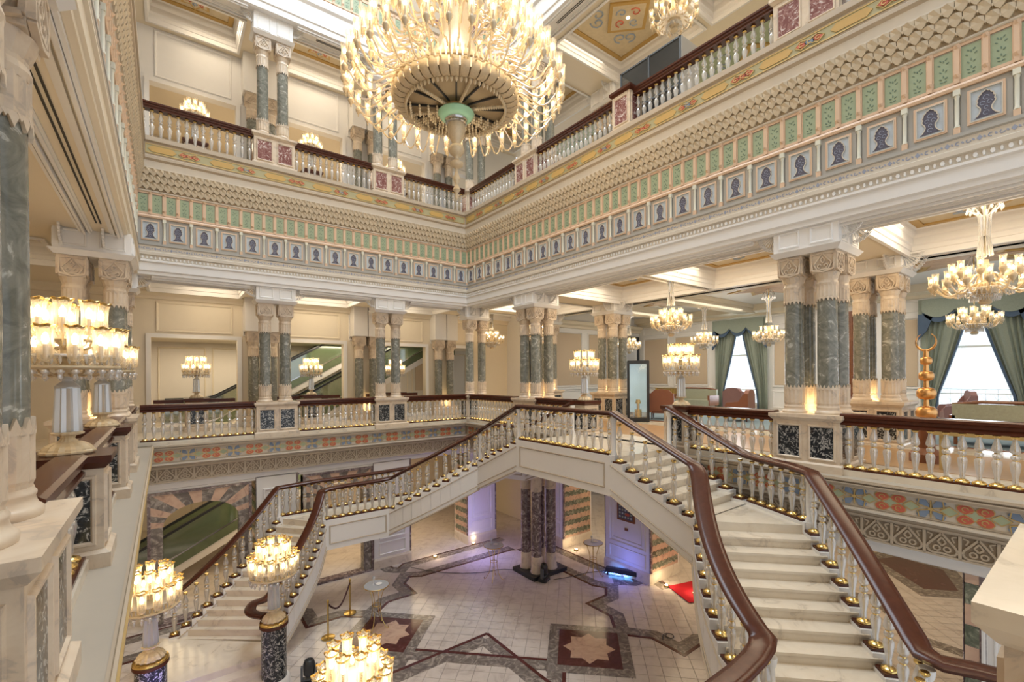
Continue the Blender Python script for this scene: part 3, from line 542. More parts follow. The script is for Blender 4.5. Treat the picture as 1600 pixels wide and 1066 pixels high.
def ceiling_with_bays(name, label, x0, y0, x1, y1, z0, z1, bays, motif='mix', ground='ceiling_ground', gold='gold_frame'):
    """flat soffit at z0 with rectangular holes (bays, sorted along the long side) that step up to z1"""
    e = empty(name, label, 'ceiling', kind='structure'); mb = MB(); along_x = (x1-x0) > (y1-y0)
    bays = sorted(bays, key=lambda q: q[0] if along_x else q[1]); cur = x0 if along_x else y0
    for (a0, b0, a1, b1) in bays:
        if along_x: mb.box(cur, y0, z0, a0, y1, z0+.08); mb.box(a0, y0, z0, a1, b0, z0+.08); mb.box(a0, b1, z0, a1, y1, z0+.08); cur = a1
        else: mb.box(x0, cur, z0, x1, b0, z0+.08); mb.box(x0, b0, z0, a0, b1, z0+.08); mb.box(a1, b0, z0, x1, b1, z0+.08); cur = b1
    if along_x: mb.box(cur, y0, z0, x1, y1, z0+.08)
    else: mb.box(x0, cur, z0, x1, y1, z0+.08)
    put('soffit', (mb, 'cream'), e)
    for q in bays: coffer(e, *q, z0, z1, motif, ground, gold)
    return e
BAYX = [(-.35, 1.95), (3.3, 5.4), (6.8, 8.9)]
for z0, z1, nm, n in ((4.33, 4.90, 'first floor', 0), (12.3, 12.95, 'upper floor', 3)):
    ceiling_with_bays('ceiling', 'coffered ceiling over the back gallery, %s' % nm, -5.0, YB+.58, 13.9, 17.5, z0, z1, [(a, 15.55, c, 17.2) for a, c in BAYX+[(10.0, 13.2)]], 'star')
    ceiling_with_bays('ceiling', 'coffered ceiling over the right gallery, %s' % nm, XR+.58, -3.5, 13.9, YB+.58, z0, z1, [(10.0, -3.0, 13.2, 2.75), (10.0, 4.0, 13.2, 7.3), (10.0, 7.55, 13.2, 10.8), (10.0, 12.05, 13.2, 14.6)], 'square')
    ceiling_with_bays('ceiling', 'ceiling over the left gallery, %s' % nm, -5.0, -3.5, XL-.58, YB+.58, z0, z1, [(-4.2, -3, -1.8, 2.5), (-4.2, 3.9, -1.8, 10.75), (-4.2, 12.0, -1.8, 14.6)], 'square')
ceiling_with_bays('ceiling', 'coffered ceiling over the front gallery behind the viewer', -.5, -4.0, 9.6, YF-.58, 4.33, 4.9, [(.2, -3.4, 8.6, -.9)], 'square')
ceiling_with_bays('ceiling', 'green painted coffered ceiling of the outer upper room', 13.9, -3.5, 20.0, 17.5, 12.3, 12.7, [(14.3, -3, 19.6, 2.7), (14.3, 4.0, 19.6, 10.7), (14.3, 12.0, 19.6, 17)], 'square', 'green_paint')
area('gallery_fill_light', (17, 7.5, 12.2), 4, 12, 260, (1, .95, .88))  # added fill for the outer upper room, no fitting seen
# beam soffit slots (air slots) under the gallery edge beams, and recessed soffit mouldings
for side in ('right', 'left', 'back'):
    loc, rz, L = FR[side]
    for lv, z in ((1, 4.33), (2, 12.3)):
        e = empty('trim_%d' % (7+('right', 'left', 'back').index(side)+3*(lv-1)), 'moulded beam soffit with black air slots, %s side, level %d' % (side, lv), 'trim', kind='structure', loc=(loc[0], loc[1], z), rz=rz)
        mb = MB()
        segs = ((.2, 2.7), (4.1, 10.7), (12.1, L-.3)) if side != 'back' else ((.3, 2.5), (3.8, 6.0), (7.4, 9.5))
        for a, c in segs:
            if side == 'right': a, c = L-c, L-a
            for y, h_ in ((.03, .05), (.07, .09), (.14, .05), (.18, .02), (.44, .02), (.47, .05), (.53, .09), (.59, .05)): mb.box(a, y, -h_, c, y+.035, 0)
        put('soffit_moulding', (mb, 'white_paint'), e); mb = MB()
        for a, c in segs[1:2] if side != 'left' else segs[:2]:
            for y in (.28, .335): mb.box(a+.6, y, -.012, c-.6, y+.02, .01)
        put('air_slot', (mb, 'black_vent'), e)
# ------------------------------------------------------------------ back gallery wall and corridor behind (two levels)
def panel_on(mb, x0, z0, x1, z1, y, w=.07, d=.035): mb.moulding(x0, z0, x1, z1, w, d, y); return mb
OPX = [(-.32, 1.92), (3.28, 5.35), (6.78, 8.72), (10.0, 10.9)]
for lv, z in ((1, .1), (2, 7.8)):
    e = empty('wall_rear', 'panelled wall behind the back gallery with tall openings, %s' % ('first floor' if lv == 1 else 'upper floor'), 'wall', kind='structure')
    H = 4.5 if lv == 1 else 5.0; zt = z+2.85
    mb = MB(); xs = [-5.0]+[v for p in OPX for v in p]+[13.6]
    for i in range(0, len(xs), 2): mb.box(xs[i], 17.5, z-.2, xs[i+1], 17.75, z+H)
    for a, c in OPX: mb.box(a, 17.5, zt, c, 17.75, z+H)
    put('wall_face', (mb, 'white_paint' if lv == 2 else 'cream'), e)
    for a, c in OPX:
        mb = MB(); panel_on(mb, a+.12, zt+.18, c-.12, z+H-.55, 17.5); put('wall_panel', (mb, 'cream' if lv == 1 else 'white_paint'), e)
        mb = MB(); mb.frame(a-.12, z, c+.12, zt+.12, .12, 17.44, 17.5); put('opening_casing', (mb, 'white_paint'), e)
    for a, c in ((1.98, 3.22), (5.45, 6.7), (8.85, 10.0)):
        mb = MB(); panel_on(mb, a+.1, z+3.0, c-.1, z+H-.55, 17.5, .05); put('wall_panel', (mb, 'white_paint'), e)
    put('cornice', (MB().prof([(17.5, z+H-.5), (17.44, z+H-.48), (17.42, z+H-.4), (17.3, z+H-.3), (17.28, z+H-.2), (17.2, z+H-.12), (17.2, z+H), (17.5, z+H)], -5, 13.6), 'cream'), e)
    # corridor behind
    e = empty('wall_corridor', 'panelled corridor wall seen through the openings, %s' % ('first floor' if lv == 1 else 'upper floor'), 'wall', kind='structure')
    put('wall_face', (MB().box(-6, 21.6, z-.2, 15, 21.8, z+3.6), 'wall_panel'), e); put('ceiling_slab', (MB().box(-6, 17.75, z+2.98, 15, 21.7, z+3.1), 'cream'), e)
    put('end_wall', (MB().box(-6, 17.7, z, -5.8, 21.7, z+3), 'wall_panel'), e)
    mb = MB()
    for x in (-3.6, -1.9, -.2, 1.5, 3.2, 4.9, 6.6, 8.3, 10, 11.7): panel_on(mb, x, z+.15, x+1.5, z+2.8, 21.6, .06)
    put('wall_panel_moulding', (mb, 'cream'), e); mb = MB()
    for x in ((-1.7, 6.8, 10.2) if lv == 1 else (8.5,)): mb.box(x, 21.57, z+.9, x+1.1, 21.6, z+2.6)
    put('cloth_panel', (mb, 'beige_cloth'), e)
    put('floor', (MB().box(-6, YB-.02, z-.15, 9.2, 21.7, z), 'marble_white'), None, label='marble floor of the back gallery, %s' % ('first' if lv == 1 else 'upper'), category='floor', kind='structure')
# beam line between back gallery bays and corner room
# ------------------------------------------------------------------ first floor lounge at the right
put('floor', (MB().box(9.16, -4, -.15, 22, 22, .09), 'marble_white'), None, label='polished marble floor of the right gallery and lounge', category='floor', kind='structure')
put('floor', (MB().box(9.16, -4, 7.6, 20, 17.5, 7.8), 'marble_white'), None, label='marble floor of the upper right gallery', category='floor', kind='structure')
put('floor', (MB().box(-5, -4, -.15, XL, 22, .09), 'marble_cream'), None, label='marble floor of the left gallery', category='floor', kind='structure')
put('floor', (MB().box(-5, -4, 7.6, XL-.05, 17.5, 7.8), 'marble_cream'), None, label='marble floor of the upper left gallery', category='floor', kind='structure')
put('floor', (MB().box(-.55, -4, -.15, 9.2, YF, .0), 'marble_white'), None, label='floor of the front gallery under the viewer', category='floor', kind='structure')
mb = MB(); mb.box(13.9, -3, .09, 20.6, 15.6, .105, 0); mb.box(13.75, -3, .088, 13.9, 15.6, .10, 1)
put('lounge_carpet', (mb, ['carpet_blue', 'wood_brown']), None, label='grey blue carpet covering the lounge floor', category='carpet')
put('gallery_rug', (MB().box(10.1, -2, .09, 12.6, 14.2, .10), 'parquet'), None, label='tan wood and marble walkway behind the right balustrade', category='floor covering')
e = empty('wall_lounge', 'cream panelled end wall of the lounge with beige fabric panels', 'wall', kind='structure')
mb = MB(); mb.box(13.0, 16.0, 0, 19.4, 16.2, 5); mb.box(20.85, 16.0, 0, 22, 16.2, 5); mb.box(19.4, 16.0, 3.7, 20.85, 16.2, 5); mb.box(13.0, 16.0, 0, 13.2, 17.6, 5); mb.box(18.4, 16.2, 0, 21.5, 19, .05); mb.box(18.4, 17.8, 0, 22, 18, 4.2); mb.box(21.8, 16, 0, 22, 19, 4.2); put('wall_face', (mb, 'white_paint'), e)
for x0, x1 in ((14.2, 16.5), (16.9, 19.1)):
    mb = MB(); mb.box(x0+.1, 15.97, 1.25, x1-.1, 16.0, 3.75, 1); mb.moulding(x0, 1.15, x1, 3.85, .09, .05, 16.0, 0); mb.moulding(x0, .25, x1, 1.0, .06, .03, 16.0, 0); put('wall_panel', (mb, ['white_paint', 'beige_cloth']), e)
put('dado_rail', (MB().box(13.2, 15.93, 1.05, 18.6, 16, 1.12), 'white_paint'), e)
put('cornice', (MB().prof([(16.0, 4.0), (15.9, 4.02), (15.88, 4.12), (15.75, 4.2), (15.7, 4.33), (16.0, 4.4)], 13.2, 21), 'cream'), e)
mb = MB(); mb.frame(19.35, 0, 20.9, 3.8, .09, 15.9, 16.0, 0); put('doorway_frame', (mb, 'black'), e)
e = empty('wall_windows', 'outer lounge wall with two tall windows and panels', 'wall', kind='structure', loc=(21.0, 16.0, 0), rz=-pi/2)
wins = [(16-11.25, 16-9.35), (16-3.75, 16-1.75)]; mb = MB(); cur = -.2
for a, c in wins: mb.box(cur, 0, 0, a, .35, 5); mb.box(a, 0, 0, c, .35, .35); mb.box(a, 0, 4.1, c, .35, 5); cur = c
mb.box(cur, 0, 0, 20, .35, 5); put('wall_face', (mb, 'white_paint'), e)
for x0, x1 in ((.3, 1.9), (2.2, 4.1), (7.0, 8.6), (10.9, 11.9), (15.0, 17)):
    mb = MB(); mb.box(x0+.1, -.03, 1.25, x1-.1, 0, 3.6, 1); mb.moulding(x0, 1.15, x1, 3.7, .09, .05, 0, 0); mb.moulding(x0, .25, x1, 1.0, .06, .03, 0, 0); mb.moulding(x0, 3.85, x1, 4.25, .05, .03, 0, 0); put('wall_panel', (mb, ['white_paint', 'beige_cloth']), e)
put('dado_rail', (MB().box(-.2, -.07, 1.05, 4.3, 0, 1.12), 'white_paint'), e)
put('cornice', (MB().prof([(0, 4.3), (-.1, 4.32), (-.12, 4.42), (-.25, 4.5), (-.3, 4.6), (0, 4.7)], -.2, 20), 'cream'), e)
for i, (a, c) in enumerate(wins):
    w_ = empty('window_%d' % (i+1), 'tall bright window of the lounge, %s' % ('left of the grey marble columns' if i == 0 else 'behind the crescent finial at the right'), 'window', kind='structure', loc=(21.0, 16.0, 0), rz=-pi/2)
    mb = MB(); mb.frame(a, .35, c, 4.1, .09, .1, .2); mb.box(a, .12, 2.55, c, .18, 2.62); mb.box(a, .12, 1.02, c, .18, 1.05); put('window_frame', (mb, 'white_paint'), w_)
    put('pane', (MB().box(a+.09, .14, .44, c-.09, .15, 4.0), 'pane_glass'), w_); put('window_sill', (MB().box(a-.05, -.08, .28, c+.05, .12, .35), 'marble_white'), w_)
    # balcony grille outside
    mb = MB(); n = 7
    for k in range(n+1): x = a+(c-a)*k/n; mb.box(x-.008, .6, .4, x+.008, .62, 1.15)
    for k in range(n):
        x = a+(c-a)*(k+.5)/n; q = (c-a)/n/2; mb.tube([(x-q, .61, .78), (x, .61, 1.05), (x+q, .61, .78), (x, .61, .5)], .008, 4, 0, True)
    mb.box(a, .59, 1.15, c, .63, 1.18); put('grille', (mb, 'black'), w_)
def curtain(name, label, yc, half):
    e = empty(name, label, 'curtain', loc=(20.86, yc, .1)); 
    for sgn in (1, -1):
        mb = MB(); n = 16; rows = 9; vs = []; fs = []
        for j in range(rows+1):
            t = j/rows; z = 4.0*(1-t)
            inner = .05+ (half-.38)*min(1, (t/.82)**1.15) if t < .82 else half-.33-.02*(t-.82)
            outer = half+.05
            for i in range(n+1):
                s = i/n; y = outer-(outer-inner)*s; amp = .05*(1-.3*t); vs.append((-.05-amp*sin(s*n*pi*.9+t*.8), sgn*y, z))
        for j in range(rows):
            for i in range(n): a = j*(n+1)+i; fs.append((a, a+1, a+n+2, a+n+1))
        mb.add(vs, fs, 0); o = put('drape', (mb, 'curtain_green', True), e); o.modifiers.new('thick', 'SOLIDIFY').thickness = .015
        lead = [(-.12, sgn*(.05+(half-.38)*min(1, ((j/9)/.82)**1.15) if j/9 < .82 else sgn*(half-.33)), 4.0*(1-j/9)) for j in range(10)]
        lead = [(x, sgn*abs(y), z) for x, y, z in lead]
        mb = MB(); mb.tube(lead, .035, 5); put('blue_edging', (mb, 'curtain_blue', True), e)
    mb = MB(); mb.box(-.22, -half-.1, 3.62, -.12, half+.1, 4.12); 
    put('valance', (mb, 'curtain_green'), e)
    mb = MB(); q = half/1.5
    for k in range(3):
        y0 = -half+ (k)*2*half/3; pts = [(y0+2*half/3*i/8, 3.66-.34*sin(pi*i/8)**.8) for i in range(9)]
        mb.prism([(p[0], p[1]) for p in pts], -.27, -.2, 0, 'x')
    for sgn in (1, -1): mb.prism([(sgn*(half+.1), 3.62), (sgn*(half+.1), 2.75), (sgn*(half-.12), 3.05), (sgn*(half-.32), 3.62)], -.27, -.2, 0, 'x')
    put('swag', (mb, 'curtain_blue'), e); mb = MB()
    for k in range(3):
        y0 = -half+ (k)*2*half/3; pts = [(y0+2*half/3*i/8, 3.72-.24*sin(pi*i/8)**.8) for i in range(9)]
        mb.prism([(y0, 4.1)]+pts+[(y0+2*half/3, 4.1)], -.30, -.27, 0, 'x')
    put('upper_swag', (mb, 'curtain_green'), e); return e
curtain('curtain', 'green curtain with dark blue swags at the window left of the four grey columns', 10.3, 1.12)
curtain('curtain', 'green curtain with dark blue swags at the far right window', 2.75, 1.25)
d = empty('door_1', 'tall reddish wooden door with raised panels between the grey columns', 'door', kind='structure', loc=(20.9, 6.15, .1), rz=-pi/2)
put('door_leaf', (MB().box(-.6, 0, 0, .6, .1, 4.0), 'wood_brown'), d)
for z0, z1 in ((.2, 1.1), (1.25, 1.55), (1.7, 2.9), (3.05, 3.8)):
    for x in (-.52, .04): put('door_panel', (MB().moulding(x, z0, x+.48, z1, .07, .04, 0), 'wood_brown'), d)
put('door_handle', (MB().box(-.06, -.06, 1.05, -.02, 0, 1.2), 'brass'), d)
# lounge ceiling: beams, medallions
e = empty('ceiling', 'white lounge ceiling with beams and golden star medallions', 'ceiling', kind='structure')
mb = MB(); mb.box(13.8, -4, 4.78, 21.3, 16.2, 4.9, 1)
for y in (.6, 5.0, 9.9, 13.0): mb.box(13.8, y-.25, 4.4, 21.1, y+.25, 4.8, 0); mb.box(13.8, y-.32, 4.62, 21.1, y+.32, 4.8, 0)
mb.box(13.7, -4, 4.33, 14.2, 16.2, 4.8, 0); mb.box(20.6, -4, 4.5, 21, 16.2, 4.8, 0); put('beam', (mb, ['cream', 'white_paint']), e)
for (x, y, r) in ((17.0, 7.4, 1.5), (17.0, 2.5, 1.6), (17, 11.5, 1.2)):
    mb = MB(); pts = [(x+r*(1 if m % 2 == 0 else .55)*cos(pi*m/8), y+r*(1 if m % 2 == 0 else .55)*sin(pi*m/8)) for m in range(16)]
    mb.prism(pts, 4.74, 4.78, 0); mb.prism([(x+(p-x)*.8, y+(q-y)*.8) for p, q in pts], 4.73, 4.74, 1); put('star_medallion', (mb, ['gold_frame', 'marble_pink']), e)
# left gallery wall, front gallery wall
e = empty('wall_left_gallery', 'warm panelled wall of the left gallery', 'wall', kind='structure', loc=(-4.6, -4, 0), rz=pi/2)
put('wall_face', (MB().box(0, 0, 0, 22, .2, 4.8), 'cream'), e)
for k in range(10):
    x = .4+k*2.1; mb = MB(); mb.moulding(x, 1.2, x+1.8, 3.4, .07, .04, 0, 0); mb.moulding(x, .2, x+1.8, 1.0, .05, .03, 0, 0)
    if k % 2: mb.box(x+.3, -.02, 1.35, x+1.5, 0, 3.2, 1)
    put('wall_panel', (mb, ['cream', 'beige_cloth']), e)
put('cornice', (MB().prof([(0, 3.7), (-.1, 3.75), (-.15, 3.95), (-.3, 4.1), (-.3, 4.33), (0, 4.4)], 0, 22), 'white_paint'), e)
e = empty('wall_upper_outer', 'outer walls of the upper floor', 'wall', kind='structure')
mb = MB(); mb.box(20.0, -4, 7.8, 20.2, 17.6, 13.1); mb.box(-5.2, -4, 7.8, -5.0, 22, 13.1); put('wall_face', (mb, 'white_paint'), e)
mb = MB()
for y in (-1, 2.5, 6, 9.5, 13): mb.box(19.95, y, 8.2, 20.0, y+2.6, 12.2); 
put('green_wall_panel', (mb, 'green_paint'), e)
# upper right: beam row at the outer side, corner pilasters
# ------------------------------------------------------------------ ground floor
fl = empty('floor', 'pale marble ground floor laid diagonally with grey and maroon inlay', 'floor', kind='structure')
put('bedding', (MB().box(-6, -2, G-.1, 21.5, 22, G-.012), 'grout'), fl)
T = .335; TX, TY = 4.35, 7.45
tile_me = [MB().taper(-T/2+.004, -T/2+.004, T/2-.004, T/2-.004, -.012, 0, .002).mesh('tile', 'tile_marble') for _ in range(1)]
cands = []; rest = MB()
for i in range(-48, 49):
    for j in range(-48, 49):
        u, v = (i+.5)*T, (j+.5)*T; x, y = TX+(u-v)/sqrt(2), TY+(u+v)/sqrt(2)
        if not (-5.5 < x < 21.2 and -1.5 < y < 21): continue
        D = x*fw.x+y*fw.y; a = (x*rt.x+y*rt.y)/max(D, .1)
        inview = D > 6 and abs(a) < 1.1 and x < 11.3 and y < 14.2 and (1.72-G)/D*716 < 500
        cands.append((0 if inview else 1, D, x, y))
cands.sort()
for k, (q, D, x, y) in enumerate(cands):
    if k < 300 and q == 0: put('tile', tile_me[0], fl, (x, y, G), pi/4)
    else:
        h = T/2-.005; c_, s_ = cos(pi/4), sin(pi/4)
        rest.add([(x+c_*a-s_*b_, y+s_*a+c_*b_, G) for a, b_ in ((-h, -h), (h, -h), (h, h), (-h, h))], [(0, 1, 2, 3)])
put('tile_field', (rest, 'tile_marble'), fl, kind='stuff')
def inlay_path(pts, w, mat, zz, closed=False, name='inlay_band', off=0):
    mb = MB(); P = [(p[0], p[1], G) for p in pts]
    if closed: P = P+[P[0], P[1]]
    prof = [(off-w/2, -.01), (off+w/2, -.01), (off+w/2, zz), (off-w/2, zz)]; mb.sweep(prof, P); put(name, (mb, mat), fl)
C0 = (4.35, 7.45)
def rotp(p, k, m=False):
    x, y = p[0]-C0[0], p[1]-C0[1]
    if m: y = -y
    for _ in range(k): x, y = -y, x
    return (C0[0]+x, C0[1]+y)
s8 = 1.97                                           # two overlapping squares = eight pointed star
for k in range(4):
    inlay_path([rotp((C0[0]+s8-.17, C0[1]-s8+.17), k), rotp((C0[0]+s8-.17, C0[1]+s8-.17), k)], .40, 'marble_grey', .0040+.0006*k)
    inlay_path([rotp((C0[0]+s8, C0[1]-s8), k), rotp((C0[0]+s8, C0[1]+s8), k)], .08, 'marble_maroon', .009+.0005*k)
    d8 = s8*1.38
    inlay_path([rotp((C0[0]+d8-.24, C0[1]), k), rotp((C0[0], C0[1]+d8-.24), k)], .40, 'marble_grey', .0066+.0005*k)
    inlay_path([rotp((C0[0]+d8, C0[1]), k), rotp((C0[0], C0[1]+d8), k)], .08, 'marble_maroon', .011+.0004*k)
    # corner squares with maroon field and pale star
    cx, cy = rotp((C0[0]+3.5, C0[1]), k)
    def sq(r): return [(cx+r, cy), (cx, cy+r), (cx-r, cy), (cx, cy-r)]
    put('inlay_square', (MB().prism(sq(1.34), G-.01, G+.014), 'marble_grey'), fl); put('inlay_field', (MB().prism(sq(1.00), G-.01, G+.016), 'marble_maroon'), fl)
    st = []
    for m in range(16): a = pi*m/8; r = .60 if m % 2 == 0 else .44; st.append((cx+r*cos(a), cy+r*sin(a)))
    put('inlay_star', (MB().prism(st, G-.01, G+.018), 'marble_pink'), fl)
    z1 = [(10.3, 13.3), (10.3, 9.6), (10.5, 9.25), (10.15, 8.95), (9.36, 8.95), (9.36, 8.1), (8.95, 7.6)]
    for m in (False, True):
        P = [rotp(p, k, m) for p in z1]; inlay_path(P, .36, 'marble_grey', .0022+.0004*(2*k+m), off=.18 if m else -.18); inlay_path(P, .08, 'marble_maroon', .0065+.0003*(2*k+m))
        if k in (0, 1):
            P = [rotp(p, k, m) for p in [(11.4, 13.6), (11.4, 9.6), (11.1, 9.25), (11.4, 8.95), (12.1, 8.9), (11.9, 8.1)]]; inlay_path(P, .36, 'marble_grey', .003); inlay_path(P, .07, 'marble_maroon', .005, off=.18 if m else -.18)
put('inlay_field', (MB().prism([(19.6, 5.6), (17.2, 3.4), (18.2, 2.3), (20.4, 3.2), (20.6, 4.8)], G-.01, G+.008), 'marble_grey'), fl); put('inlay_field', (MB().prism([(19.4, 5.0), (17.8, 3.45), (18.4, 2.8), (20.0, 3.4), (20.2, 4.6)], G-.01, G+.010), 'marble_maroon'), fl)
inlay_path([(10.3, 1.2), (10.3, 3.4), (11.6, 4.6), (16, 4.6)], .3, 'marble_grey', .004); inlay_path([(14.4, 0), (14.4, 2.9), (16.2, 4.3)], .35, 'marble_grey', .005)
put('red_carpet', (MB().prism([(11.6, 7.2), (14.5, 6.0), (14.6, 7.4), (12.0, 8.15)], G+.014, G+.03), 'red_carpet'), None, label='bright red carpet runner beyond the stair on the ground floor', category='carpet')
# ground floor walls and piers: white panelled faces, striped marble jambs
def zig(mb, y0, y1, z, w, h, x, sgn, mi):          # serrated stripe on a jamb plane x = const
    n = max(2, int((y1-y0)/.09)); up_ = [(y0+(y1-y0)*i/n, z+h/2+(.02 if i % 2 else -.02)) for i in range(n+1)]; dn = [(y0+(y1-y0)*i/n, z-h/2+(.02 if i % 2 else -.02)) for i in range(n+1)]
    mb.prism(up_+dn[::-1], x, x+sgn*.012, mi, 'x')
def pier(side, a, c, depth, zt, label, off=0.0, picture=False, paint='white_paint'):
    """pier in side frame from local x=a..c, going back 'depth', from ground to zt"""
    loc, rz, L = FR[side]; e = empty('pier', label, 'pier', kind='structure', loc=(loc[0], loc[1], G), rz=rz); H = zt-G; y0 = off
    put('body', (MB().box(a, y0, 0, c, y0+depth, H), paint), e)
    put('skirting', (MB().box(a-.03, y0-.05, 0, c+.03, y0+depth, .28).taper(a-.03, y0-.05, c+.03, y0+depth, .28, .34, .03), 'marble_white'), e)
    m = .16; mb = MB(); mb.moulding(a+m, .95, c-m, H-.35, .07, .035, y0); mb.moulding(a+m+.13, 1.08, c-m-.13, H-.48, .04, .02, y0); mb.moulding(a+m, .42, c-m, .85, .05, .025, y0); put('panel_moulding', (mb, paint), e)
    for s_, x in ((-1, a), (1, c)):
        mb = MB(); mb.box(x, y0+.05, .34, x+s_*.008, y0+depth-.05, H, 0); k = 0; z = .52
        while z < H-.1: zig(mb, y0+.09, y0+depth-.09, z, 0, .17, x+s_*.008, s_, 1); z += .36
        put('striped_jamb', (mb, ['marble_pink', 'marble_green']), e)
        put('jamb_edge', (MB().box(x-.01, y0-.012, .34, x+.01+s_*.03, y0+.07, H), 'marble_violet'), e)
    if picture:
        cx = (a+c)/2; mb = MB(); mb.box(cx-.34, y0-.05, 1.72, cx+.34, y0, 2.42, 0); mb.box(cx-.28, y0-.056, 1.78, cx+.28, y0-.05, 2.36, 1)
        for i in range(5):
            for j in range(5): mb.prism(ell(cx-.22+.11*i, 1.85+.11*j, .035, .035, 6), y0-.06, y0-.056, 2 if (i+j) % 2 else 3, 'y')
        mb.prism(ell(cx+.08, 1.95, .1, .05, 8), y0-.064, y0-.058, 4, 'y'); put('framed_tile_picture', (mb, ['wood_brown', 'dark_blue', 'green_paint', 'light_blue', 'red_paint']), e, label='framed blue and green tile picture')
        put('small_plaque', (MB().box(cx-.06, y0-.03, 1.42, cx+.06, y0, 1.50), 'wood_brown'), e)
    return e
zt = -1.12
pier('back', 6.03, 7.30, 1.0, zt, 'white panelled pier on the ground floor, back side, left of the columns')
pier('back', 9.65, 10.9, 1.0, zt, 'lilac lit white pier on the ground floor next to the far corner')
pier('back', 2.62, 3.68, 1.0, zt, 'white pier behind the left stair on the ground floor')
for (y0, y1, t, pic) in ((12.35, 13.5, 'behind the marble column cluster', 0), (8.55, 10.3, 'carrying the framed tile picture', 1), (4.3, 5.6, 'behind the right stair', 0), (-.2, 1.05, 'at the far right', 0)):
    pier('right', YB-y1, YB-y0, 1.5, zt, 'white panelled pier of the ground floor right hall, %s' % t, 2.55, bool(pic))
pr = pier('right', YB-1.34, YB-.3, .9, zt, 'pier with striped marble edge below the right gallery, near the viewer', .1)
for k in range(11): put('marble_block', (MB().box(YB-1.34, .085, .34+k*.30, YB-1.19, .10, .63+k*.30), 'marble_green' if k % 2 else 'marble_pink'), pr)
put('edge_strip', (MB().box(YB-1.19, .08, .34, YB-1.12, .10, 3.5), 'marble_violet'), pr)
# marble arches on the back side
def arch_wall(a, c, label, glass=False):
    loc, rz, L = FR['back']; e = empty('arch_surround', label, 'arch', kind='structure', loc=(loc[0], loc[1], G), rz=rz); H = zt-.15-G; cx = (a+c)/2; r = (c-a)/2-.32; zc = H-.32-r*.62
    n = 14; arcp = [(cx+r*cos(pi*i/n), zc+r*.62*sin(pi*i/n)) for i in range(n+1)]
    mb = MB()
    for i in range(n):
        p, q = arcp[i], arcp[i+1]; ez = lambda t: H
        def outer(pt):
            dx, dz = pt[0]-cx, pt[1]-zc; k = min(((c-a)/2)/max(abs(dx), 1e-6), (H-zc)/max(dz, 1e-6)); return (cx+dx*k, zc+dz*k)
        po, qo = outer(p), outer(q); pm = tuple(sum(t)/2 for t in zip(p, po)); 
        poly = [p, q, qo]+([((c if (po[0]+qo[0])/2 > cx else a), H)] if abs(po[0]-qo[0]) > .01 and abs(po[1]-qo[1]) > .01 else [])+[po]
        mb2 = MB(); mb2.prism(poly, 0.0, .28, 0, 'y'); put('voussoir', (mb2, 'marble_pink' if i % 2 else 'marble_grey'), e)
    mb = MB(); mb.box(a, 0, 0, cx-r, .28, zc); mb.box(cx+r, 0, 0, c, .28, zc); put('jamb_block', (mb, 'marble_grey'), e)
    mb = MB(); mb.frame(a, 0, c, H+.06, .07, -.03, .28); put('outer_frame', (mb, 'marble_violet'), e)
    mb = MB(); mb.box(a-.1, .02, H+.06, c+.1, .4, H+.25); put('lintel', (mb, 'white_paint'), e)
arch_wall(.18, 2.5, 'pink and grey marble arch on the ground floor around the escalator view')
arch_wall(3.85, 6.0, 'green and grey marble surround behind the left stair')
e = empty('wall_ground', 'plain cream walls at the back of the ground floor halls', 'wall', kind='structure')
mb = MB(); mb.box(-6, 20.6, G, 19, 20.8, -.8); mb.box(21.4, -2, G, 21.6, 21, -.8); mb.box(-5.4, -2, G, -5.2, 21, -.8); mb.box(12.5, 15.8, G, 14.0, 20, -1)
put('wall_face', (mb, 'cream'), e); mb = MB()
for x in range(-5, 18, 2): mb.moulding(x+.1, G+1.0, x+1.8, -1.5, .06, .04, 20.6)
put('panel_moulding', (mb, 'cream'), e)
put('ceiling', (MB().box(-6, YB+.3, -1.16, 19, 21, -1.05).box(XR+.3, -3, -1.16, 21.5, YB+.4, -1.05).box(-6, -3, -1.16, XL-.3, YB+.4, -1.05), 'cream'), None, label='plain ceiling over the ground floor halls', category='ceiling', kind='structure')
# ------------------------------------------------------------------ the double staircase
MY = 14.9
def mir(p): return (p[0], MY-p[1]) + tuple(p[2:])
def resample(pts, n):
    P = [Vector((p[0], p[1], 0)) for p in pts]; d = [0]
    for i in range(1, len(P)): d.append(d[-1]+(P[i]-P[i-1]).length)
    out = []
    for k in range(n+1):
        t = d[-1]*k/n; i = max(j for j in range(len(P)-1) if d[j] <= t+1e-9); f = (t-d[i])/((d[i+1]-d[i]) or 1); q = P[i].lerp(P[i+1], f); out.append((q.x, q.y))
    return out
def smooth_pts(pts, it=2):
    for _ in range(it):
        o = [pts[0]]
        for i in range(len(pts)-1):
            p, q = pts[i], pts[i+1]; o.append(tuple(a*.75+b_*.25 for a, b_ in zip(p, q))); o.append(tuple(a*.25+b_*.75 for a, b_ in zip(p, q)))
        o.append(pts[-1]); pts = o
    return pts
SRAIL = [(-.05, 0), (-.055, .025), (-.10, .035), (-.112, .06), (-.095, .085), (-.05, .095), (.05, .095), (.095, .085), (.112, .06), (.10, .035), (.055, .025), (.05, 0)]
SRAILB = [(a*1.2, q*1.1) for a, q in SRAIL]
def newel(e, p, z, h=.80, r=.055):
    mb = MB(); mb.box(-r*1.3, -r*1.3, -.06, r*1.3, r*1.3, .06); mb.lathe([(r*1.15, .06), (r*1.2, .09), (r*.85, .13), (r*.95, .4), (r*.8, h-.12), (r*1.1, h-.08), (r*1.25, h-.03), (r*1.25, h)], 12)
    put('newel_post', (mb, 'white_paint', True), e, (p[0], p[1], z))
